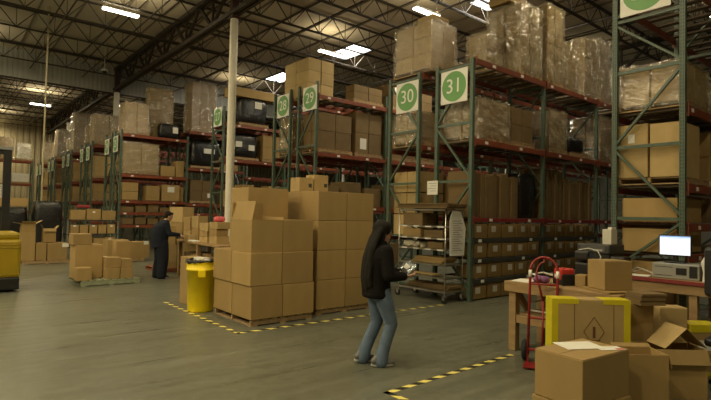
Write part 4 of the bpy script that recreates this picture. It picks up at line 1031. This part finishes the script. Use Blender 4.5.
# upright yellow-taped carton
def at_depth(px, py, dist):
    d = ray(px, py); return CAM + d*(dist/d.dot(_fw))
def behind(p, rz, d): return (p.x-math.sin(rz)*d/2, p.y+math.cos(rz)*d/2)   # centre of a box whose front face is centred on p
W_, D_, H_ = .755, .18, .915
p0 = behind(at_depth(591, 320, 5.0), -.74, D_)
t = carton(p0[0], p0[1], 0, W_, D_, H_, 'flat upright carton with yellow taped edges and a printed diamond', rz=-.74, tape=False, mtl=CBP)
b = MB(); e = .003; tw = .06
b.box(-W_/2-e, -W_/2+tw, -D_/2-e, D_/2+e, 0.02, H_+e); b.box(W_/2-tw, W_/2+e, -D_/2-e, D_/2+e, .02, H_+e)
b.box(-W_/2+tw, -W_/2+.26, -D_/2-e, D_/2+e, H_-.045, H_+e); b.box(W_/2-.26, W_/2-tw, -D_/2-e, D_/2+e, H_-.045, H_+e)
b.box(-W_/2+tw, W_/2-tw, -D_/2-e, -D_/2+.001, .25, .29)
b.build('yellow_tape', YTAPE, t)
b = MB(); cz = .60; cxx = .03; s1, s2 = .10, .145
for (a1, c1), (a2, c2) in zip(((0,s2),(s1,0),(0,-s2),(-s1,0)), ((s1,0),(0,-s2),(-s1,0),(0,s2))):
    b.bar((cxx+a1,-D_/2-.002,cz+c1),(cxx+a2,-D_/2-.002,cz+c2),.0045,.003, up=(0,1,0))
b.box(cxx-.012,cxx+.012,-D_/2-.003,-D_/2,cz-.06,cz+.05); b.box(cxx-.05,cxx+.06,-D_/2-.003,-D_/2,cz-.085,cz-.077); b.build('printed_diamond', INK, t)
b = MB()
for x in (-.16,.22): b.box(x-.003,x+.003,-D_/2-.002,-D_/2,.3,H_-.05)
b.build('crease', CBD, t)
# front carton with paper on it, standing on another
pf = Vector((4.215, 2.045, 0)); RF = -.10
carton(pf.x, pf.y, 0, .70, .45, .238, 'bottom carton under the one with papers, right foreground', rz=RF-.03, tape=False)
tF = carton(pf.x, pf.y, .241, .68, .43, .38, 'nearest carton with white papers on its top, right foreground', rz=RF, axis=0, tape=False)
ct = math.cos(RF); st = math.sin(RF)
def onF(x, y): return (pf.x+x*ct-y*st, pf.y+x*st+y*ct)
q = onF(.05,.07); b = MB(); b.box(-.17,.17,-.12,.12,0,.002); b.box(-.15,.18,-.12,.11,.0022,.004); o = b.build('paper_sheets', WHITE, loc=(*q,.624), rz=RZ+.15); tag(o, 'large white paper sheets lying on the nearest carton', 'paper')
q = onF(.20,-.12); o = MB().box(-.11,.11,-.06,.06,0,.002).build('packing_slip', WHITE, loc=(*q,.624), rz=RZ+.1); tag(o, 'small packing slip with red stripe beside the white sheets', 'paper')
MB().box(.04,.105,-.05,-.015,.002,.0035).build('red_stripe', REDV, o)
# opened cartons to the right of it; u = metres right of the view axis, d = metres into the room
def ud(u, d): return (_fw*d + _rt*u)
p = ud(2.62, 4.63); open_carton(p.x, p.y, 0, .36, .28, .52, 'open carton with drooping flap just right of the paper topped carton', {'-x':(.17,12),'+x':(.12,-75),'+y':(.05,30)}, rz=-.694)
p = ud(3.13, 5.04); open_carton(p.x, p.y, 0, .58, .30, .47, 'wide open carton on the floor with dark inside, far right', {'-y':(.14,-70)}, rz=-.694, mtl=CB)
p = ud(3.20, 5.05); b = MB(); tent_flap(b, (-.20,-.13,0),(.02,-.14,.19),(.02,.14,.20),(-.20,.13,.01)); tent_flap(b, (.02,-.14,.19),(.24,-.13,.0),(.24,.13,.0),(.02,.14,.20))
o = b.build('bent_cardboard', CBP, loc=(p.x,p.y,.476), rz=-.694+.12); tag(o, 'bent piece of pale cardboard lying across the wide open carton', 'cardboard')
p = ud(2.98, 5.37); carton(p.x, p.y, 0, .27, .24, .84, 'tall carton between the yellow taped carton and the wide open one', rz=-.694, tape=False, mtl=CB)
flat_stack('thick pile of flattened cartons on the tall carton by the bench end', *ud(3.03,5.28)[:2], .843, .27, .25, .12, 5, rz=-.694+.1, mtl=CBD, group='flattened cardboard on the tall carton')
p = ud(3.52, 5.66); carton(p.x, p.y, 0, .30, .20, .76, 'upright pale carton standing behind the bent cardboard', rz=-.72, tape=False, mtl=CBP)
p = ud(3.86, 5.66); tq = carton(p.x, p.y, 0, .34, .24, .58, 'carton with yellow tape bands and white label, far right', rz=-.694, tape=False)
MB().box(-.172,.172,-.123,.123,.03,.07).build('yellow_tape', YTAPE, tq); MB().box(-.172,.172,-.123,.123,.50,.583).build('yellow_tape', YTAPE, tq); sticker(tq, '-y', -.02, .36, .14, .11, (.34,.24,.58))
flat_stack('pale cardboard sheet under the square carton on the workbench', 6.05, 2.60, BZ+.004, .46, .48, .02, 2, rz=-.5, mtl=CB, group='flattened cardboard on the workbench')
carton(6.05, 2.62, BZ+.026, .36, .30, .33, 'square carton on the wooden workbench, centre of the right clutter', rz=-.5, mtl=CB)

# ================================================================== people
def remesh(o, vs, smooth=6):
    md = o.modifiers.new('remesh', 'REMESH'); md.mode = 'VOXEL'; md.voxel_size = vs; md.use_smooth_shade = True
    sm = o.modifiers.new('smooth', 'SMOOTH'); sm.factor = .5; sm.iterations = smooth
    return o
def head_into(b, c, s=1.0, tilt=0.0, nose=True):
    """skull, jaw, nose, ears; faces +x"""
    M_ = Matrix.Rotation(tilt, 3, 'Y')
    def P(x, y, z): return Vector(c)+M_ @ (Vector((x,y,z))*s)
    b.ball(P(-.012,0,.03), (.098*s,.076*s,.100*s), 18, M=M_.to_4x4()); b.ball(P(.022,0,-.045), (.062*s,.056*s,.066*s), 16, M=M_.to_4x4())
    b.ball(P(.055,0,-.088), (.026*s,.028*s,.022*s), 12)
    b.limb([P(.083,0,.012), P(.104,0,-.026)], [.009*s,.0125*s], 8)
    b.limb([P(.074,-.035,.022), P(.078,.035,.022)], [.014*s,.014*s], 8)
    b.ball(P(.080,0,-.055), (.013*s,.022*s,.009*s), 10)
    for sy in (-1,1): b.ball(P(-.005,sy*.078,-.01), (.016*s,.009*s,.028*s), 10)
    return P
def hand_into(b, wrist, d, n, palm_w=.075, L=.085, curl=.6, side=1, s=1.0):
    """palm with four fingers and a thumb; d = pointing direction, n = palm normal (fingers curl towards n)"""
    d = Vector(d).normalized(); n = Vector(n).normalized(); a = d.cross(n).normalized()*side
    w = Vector(wrist); pc = w+d*.05*s
    for k in range(4):
        o = a*(k-1.5)*.021*s
        b.limb([w+o*.55+d*.01, w+d*.085*s+o], [.015*s,.0125*s], 8)
        base = w+d*.088*s+o; ln = (.030,.034,.032,.025)[k]*s
        p1 = base+(d*math.cos(curl*.6)+n*math.sin(curl*.6))*ln; p2 = p1+(d*math.cos(curl*1.5)+n*math.sin(curl*1.5))*ln*.8; p3 = p2+(d*math.cos(curl*2.2)+n*math.sin(curl*2.2))*ln*.6
        b.limb([base,p1,p2,p3], [.0105*s,.0095*s,.0088*s,.008*s], 8)
    th = w+d*.03*s-a*.03*s; t1 = th+(d*.6-a*.8).normalized()*.03*s; t2 = t1+(d*.9-a*.1+n*.4).normalized()*.03*s; t3 = t2+(d*.8+n*.6).normalized()*.02*s
    b.limb([th,t1,t2,t3], [.0145*s,.0125*s,.011*s,.009*s], 8)
def shoe(parent, ax, ay, az, yaw=0, pitch=0, L=.25, mtl=None):
    b = MB(); b.limb([(-.06,0,.05),(.0,0,.055),(.07,0,.045),(.14,0,.035)], [.042,.047,.045,.036], 12)
    b.ball((-.02,0,.085), (.055,.042,.045), 12)
    o = remesh(b.build('shoe', mtl or SHOE, parent), .008, 4)
    M_ = Matrix.Translation((ax,ay,az)) @ Matrix.Rotation(yaw,4,'Z') @ Matrix.Rotation(pitch,4,'Y'); o.matrix_local = M_
    s_ = MB(); s_.loft([((.035,0,-.002),.135,.045),((.035,0,.018),.138,.047)], 20); s_.build('sole', SOLE, o)
    return o
# --- woman walking to the right
pw = on_z(375, 364, 0)
W = thing('person', 'woman with long dark hair, black jacket and blue jeans, walking with a packet', 'person', (pw.x, pw.y, 0), math.radians(-24))
b = MB()
P = head_into(b, (.075,0,1.505), .98, .06)
b.limb([(.045,0,1.30),(.062,0,1.44)], [.052,.048], 14)
b.loft([((.02,0,.82),.11,.155),((.025,0,.95),.095,.135),((.03,0,1.08),.10,.14),((.035,0,1.22),.105,.165),((.035,0,1.32),.08,.15),((.04,0,1.37),.05,.07)], 20)
RSH, REL, RWR = (.05,-.175,1.30), (.07,-.235,1.03), (.285,-.165,1.015)
LSH, LEL, LWR = (.05,.175,1.30), (.09,.225,1.04), (.30,.10,1.03)
for a, e_, w_ in ((RSH,REL,RWR),(LSH,LEL,LWR)): b.limb([a,e_,w_], [.05,.04,.028], 12)
hand_into(b, RWR, (.95,.22,.0), (0,.35,.95), side=-1, s=.95); hand_into(b, LWR, (.95,-.2,.0), (0,-.35,.95), side=1, s=.95)
legsW = (((.03,-.085,.84),(.155,-.095,.475),(.035,-.10,.09)), ((.02,.085,.84),(.045,.09,.47),(-.125,.085,.10)))
for h_, k_, a_ in legsW: b.limb([h_,k_,a_], [.082,.052,.036], 12)
remesh(b.build('body', SKIN, W), .007, 4)
b = MB()
b.loft([((.0,0,.765),.155,.185),((.0,0,.80),.168,.20),((.0,0,.92),.155,.19),((.01,0,1.08),.155,.19),((.015,0,1.22),.158,.205),((.02,0,1.32),.125,.185),((.035,0,1.385),.078,.095),((.04,0,1.41),.064,.07)], 24)
for a, e_, w_ in ((RSH,REL,RWR),(LSH,LEL,LWR)):
    w2 = Vector(e_).lerp(Vector(w_), .90); b.limb([a,e_,tuple(w2)], [.078,.070,.050], 12)
remesh(b.build('jacket', JACK, W), .010, 5)
b = MB()
b.loft([((.015,0,.75),.115,.158),((.015,0,.84),.118,.160),((.018,0,.88),.10,.145)], 20)
for h_, k_, a_ in legsW:
    h_, k_, a_ = map(Vector, (h_,k_,a_)); lo = a_+Vector((.0,0,-.045))
    b.limb([h_, h_.lerp(k_,.5), k_, k_.lerp(a_,.5), k_.lerp(a_,.8), lo], [.108,.095,.073,.069,.073,.079], 14)
remesh(b.build('jeans', JEAN, W), .009, 4)
shoe(W, .02,-.10,.012, -.1, .0); shoe(W, -.135,.085,.022, .15, .12)
# hair: cap plus long fall down the back
b = MB(); c = Vector((.075,0,1.505))
b.ball(c+Vector((-.026,0,.045)), (.112,.099,.104), 20)
for sy in (-1,1): b.limb([c+Vector((-.012,sy*.066,.06)), c+Vector((-.03,sy*.082,-.03)), c+Vector((-.045,sy*.088,-.14)), c+Vector((-.08,sy*.095,-.25))], [.028,.024,.024,.026], 10)
rr = random.Random(11)
for i in range(13):
    y_ = (i-6)/6; pts = []; rs = []
    ln = 1.0-.12*abs(y_)+rr.uniform(-.06,.05)
    for k in range(7):
        u = k/6; z = c.z+.03-u*.72*ln; x = c.x-.09-.085*math.sin(u*PI*.8)-.075*u+.03*y_*y_+rr.uniform(-.005,.005)
        pts.append((x, y_*(.085+.045*u)+rr.uniform(-.008,.008), z)); rs.append(.038-.006*u)
    b.limb(pts, rs, 8)
remesh(b.build('hair', HAIR, W), .009, 2)
# face details
for sy in (-1,1):
    e_ = MB(); e_.ball(P(.078,sy*.030,.006), .0125, 10); eo = e_.build('eye', SWHITE, W, smooth=True); e2 = MB(); e2.ball(P(.088,sy*.031,.006), .006, 8); e2.build('iris', BLACK, eo, smooth=True)
g_ = MB()
for sy in (-1,1):
    cc = P(.098,sy*.034,.006); g_.tube([cc+Vector((0,.026*math.cos(2*PI*i/16),.019*math.sin(2*PI*i/16))) for i in range(16)], .0026, 6, closed=True)
    g_.tube([P(.098,sy*.060,.010),P(.04,sy*.078,.012),P(-.02,sy*.084,.006)], .0028, 6)
g_.tube([P(.1,-.009,.008),P(.1,.009,.008)], .0025, 6); g_.build('glasses', BLACK, W)
m_ = MB(); m_.ball(P(.0905,0,-.055), (.004,.019,.0028), 10); m_.build('mouth', mat('lips',(.33,.12,.10),.5), W)
# the packet she holds
t = thing('plastic_packet', 'shiny silver plastic packet held in both hands of the woman', 'packet', (0,0,0), math.radians(-24))
hc = W.matrix_basis @ Vector((.355,-.03,1.075)); hc = Matrix.Translation(W.location) @ Matrix.Rotation(math.radians(-24),4,'Z') @ Vector((.375,-.02,1.095)); t.location = hc
bm = bmesh.new(); bmesh.ops.create_cube(bm, size=1); bmesh.ops.subdivide_edges(bm, edges=bm.edges[:], cuts=5, use_grid_fill=True); rr = random.Random(2)
for v in bm.verts:
    k_ = 1-1.2*max(abs(v.co.x),abs(v.co.y))**2*1.6; v.co = Vector((v.co.x*.15, v.co.y*.20, v.co.z*.06*max(.15,k_)))+Vector((rr.uniform(-1,1),rr.uniform(-1,1),rr.uniform(-1,1)))*.006
me = bpy.data.meshes.new('packet'); bm.to_mesh(me); bm.free(); me.materials.append(FOIL); po = inst(me, 'packet_film', t); po.rotation_euler = (.35,-.75,0)
b = MB(); b.bbox(-.03,.03,-.04,.04,.02,.034,.004); lo_ = b.build('packet_label', WHITE, t); lo_.rotation_euler = (.35,-.75,0)

# --- man at the packing table
pm = Vector((4.43, 12.98, 0))
Mn = thing('person', 'man in dark navy clothes standing at the packing table, head bowed', 'person', pm, math.radians(-8))
b = MB()
P = head_into(b, (.16,0,1.55), 1.04, .35)
b.limb([(.06,0,1.38),(.12,0,1.49)], [.06,.055], 14)
b.loft([((0,0,.86),.12,.17),((.0,0,1.0),.12,.165),((.02,0,1.15),.125,.175),((.045,0,1.30),.12,.19),((.06,0,1.40),.085,.15),((.075,0,1.44),.05,.07)], 20)
ar = (((.06,-.20,1.38),(.14,-.25,1.12),(.40,-.17,1.10)), ((.06,.20,1.38),(.14,.25,1.12),(.40,.15,1.08)))
for q in ar: b.limb(q, [.055,.045,.03], 12)
hand_into(b, ar[0][2], (.9,.2,-.3), (.1,.3,-.9), side=1); hand_into(b, ar[1][2], (.9,-.2,-.3), (.1,-.3,-.9), side=-1)
lg = (((.0,-.10,.88),(.03,-.12,.48),(-.0,-.14,.09)), ((.0,.10,.88),(.0,.12,.48),(-.06,.13,.09)))
for q in lg: b.limb(q, [.09,.06,.04], 12)
remesh(b.build('body', SKIN, Mn), .008, 4)
b = MB(); b.loft([((-.04,0,.78),.20,.235),((-.04,0,.98),.205,.24),((-.03,0,1.15),.215,.25),((.0,0,1.30),.205,.255),((.04,0,1.41),.14,.20),((.07,0,1.475),.07,.08)], 24)
for q in ar: b.limb([q[0],q[1],tuple(Vector(q[1]).lerp(Vector(q[2]),.92))], [.078,.066,.05], 12)
remesh(b.build('jacket', NAVY, Mn), .011, 5)
b = MB(); b.loft([((-.0,0,.78),.13,.18),((0,0,.92),.13,.18)], 20)
for q in lg:
    h_, k_, a_ = map(Vector, q); b.limb([h_,h_.lerp(k_,.5),k_,k_.lerp(a_,.6),a_+Vector((0,0,-.03))], [.155,.15,.135,.125,.115], 14)
remesh(b.build('trousers', NAVYT, Mn), .010, 4)
shoe(Mn, -.0,-.14,.012, -.15, mtl=BLACK); shoe(Mn, -.06,.13,.012, .2, mtl=BLACK)
M_ = Matrix.Rotation(.35, 3, 'Y'); c = Vector((.16,0,1.55))
b = MB(); b.ball(c+M_ @ Vector((-.03,0,.05)), (.100,.086,.095), 18); b.ball(c+M_ @ Vector((-.055,0,.0)), (.065,.078,.075), 14)
b.limb([c+M_ @ Vector((.05,-.03,.105)), c+M_ @ Vector((.055,.03,.105))], [.03,.03], 10)
remesh(b.build('hair', HAIR, Mn), .010, 3)
for sy in (-1,1): 
    e_ = MB(); e_.ball(P(.080,sy*.030,.006), .013, 10); eo = e_.build('eye', SWHITE, Mn, smooth=True); e2 = MB(); e2.ball(P(.0905,sy*.031,.006), .006, 8); e2.build('iris', BLACK, eo, smooth=True)
m_ = MB(); m_.ball(P(.0905,0,-.055), (.004,.019,.0028), 10); m_.build('mouth', MATS['lips'], Mn)

# ------------------------------------------------------------------ light and view
wd = bpy.data.worlds.new('world'); S.world = wd; wd.use_nodes = True
bg = wd.node_tree.nodes['Background']; bg.inputs[0].default_value = (1,.85,.6,1); bg.inputs[1].default_value = .004
S.view_settings.view_transform = 'Standard'; S.view_settings.look = 'None'; S.view_settings.gamma = 1.0
S.view_settings.use_curve_mapping = False; S.view_settings.exposure = 0.0
S.cycles.use_denoising = True; S.cycles.max_bounces = 7; S.cycles.transparent_max_bounces = 16; S.cycles.sample_clamp_indirect = 4
S.cycles.caustics_reflective = False; S.cycles.caustics_refractive = False
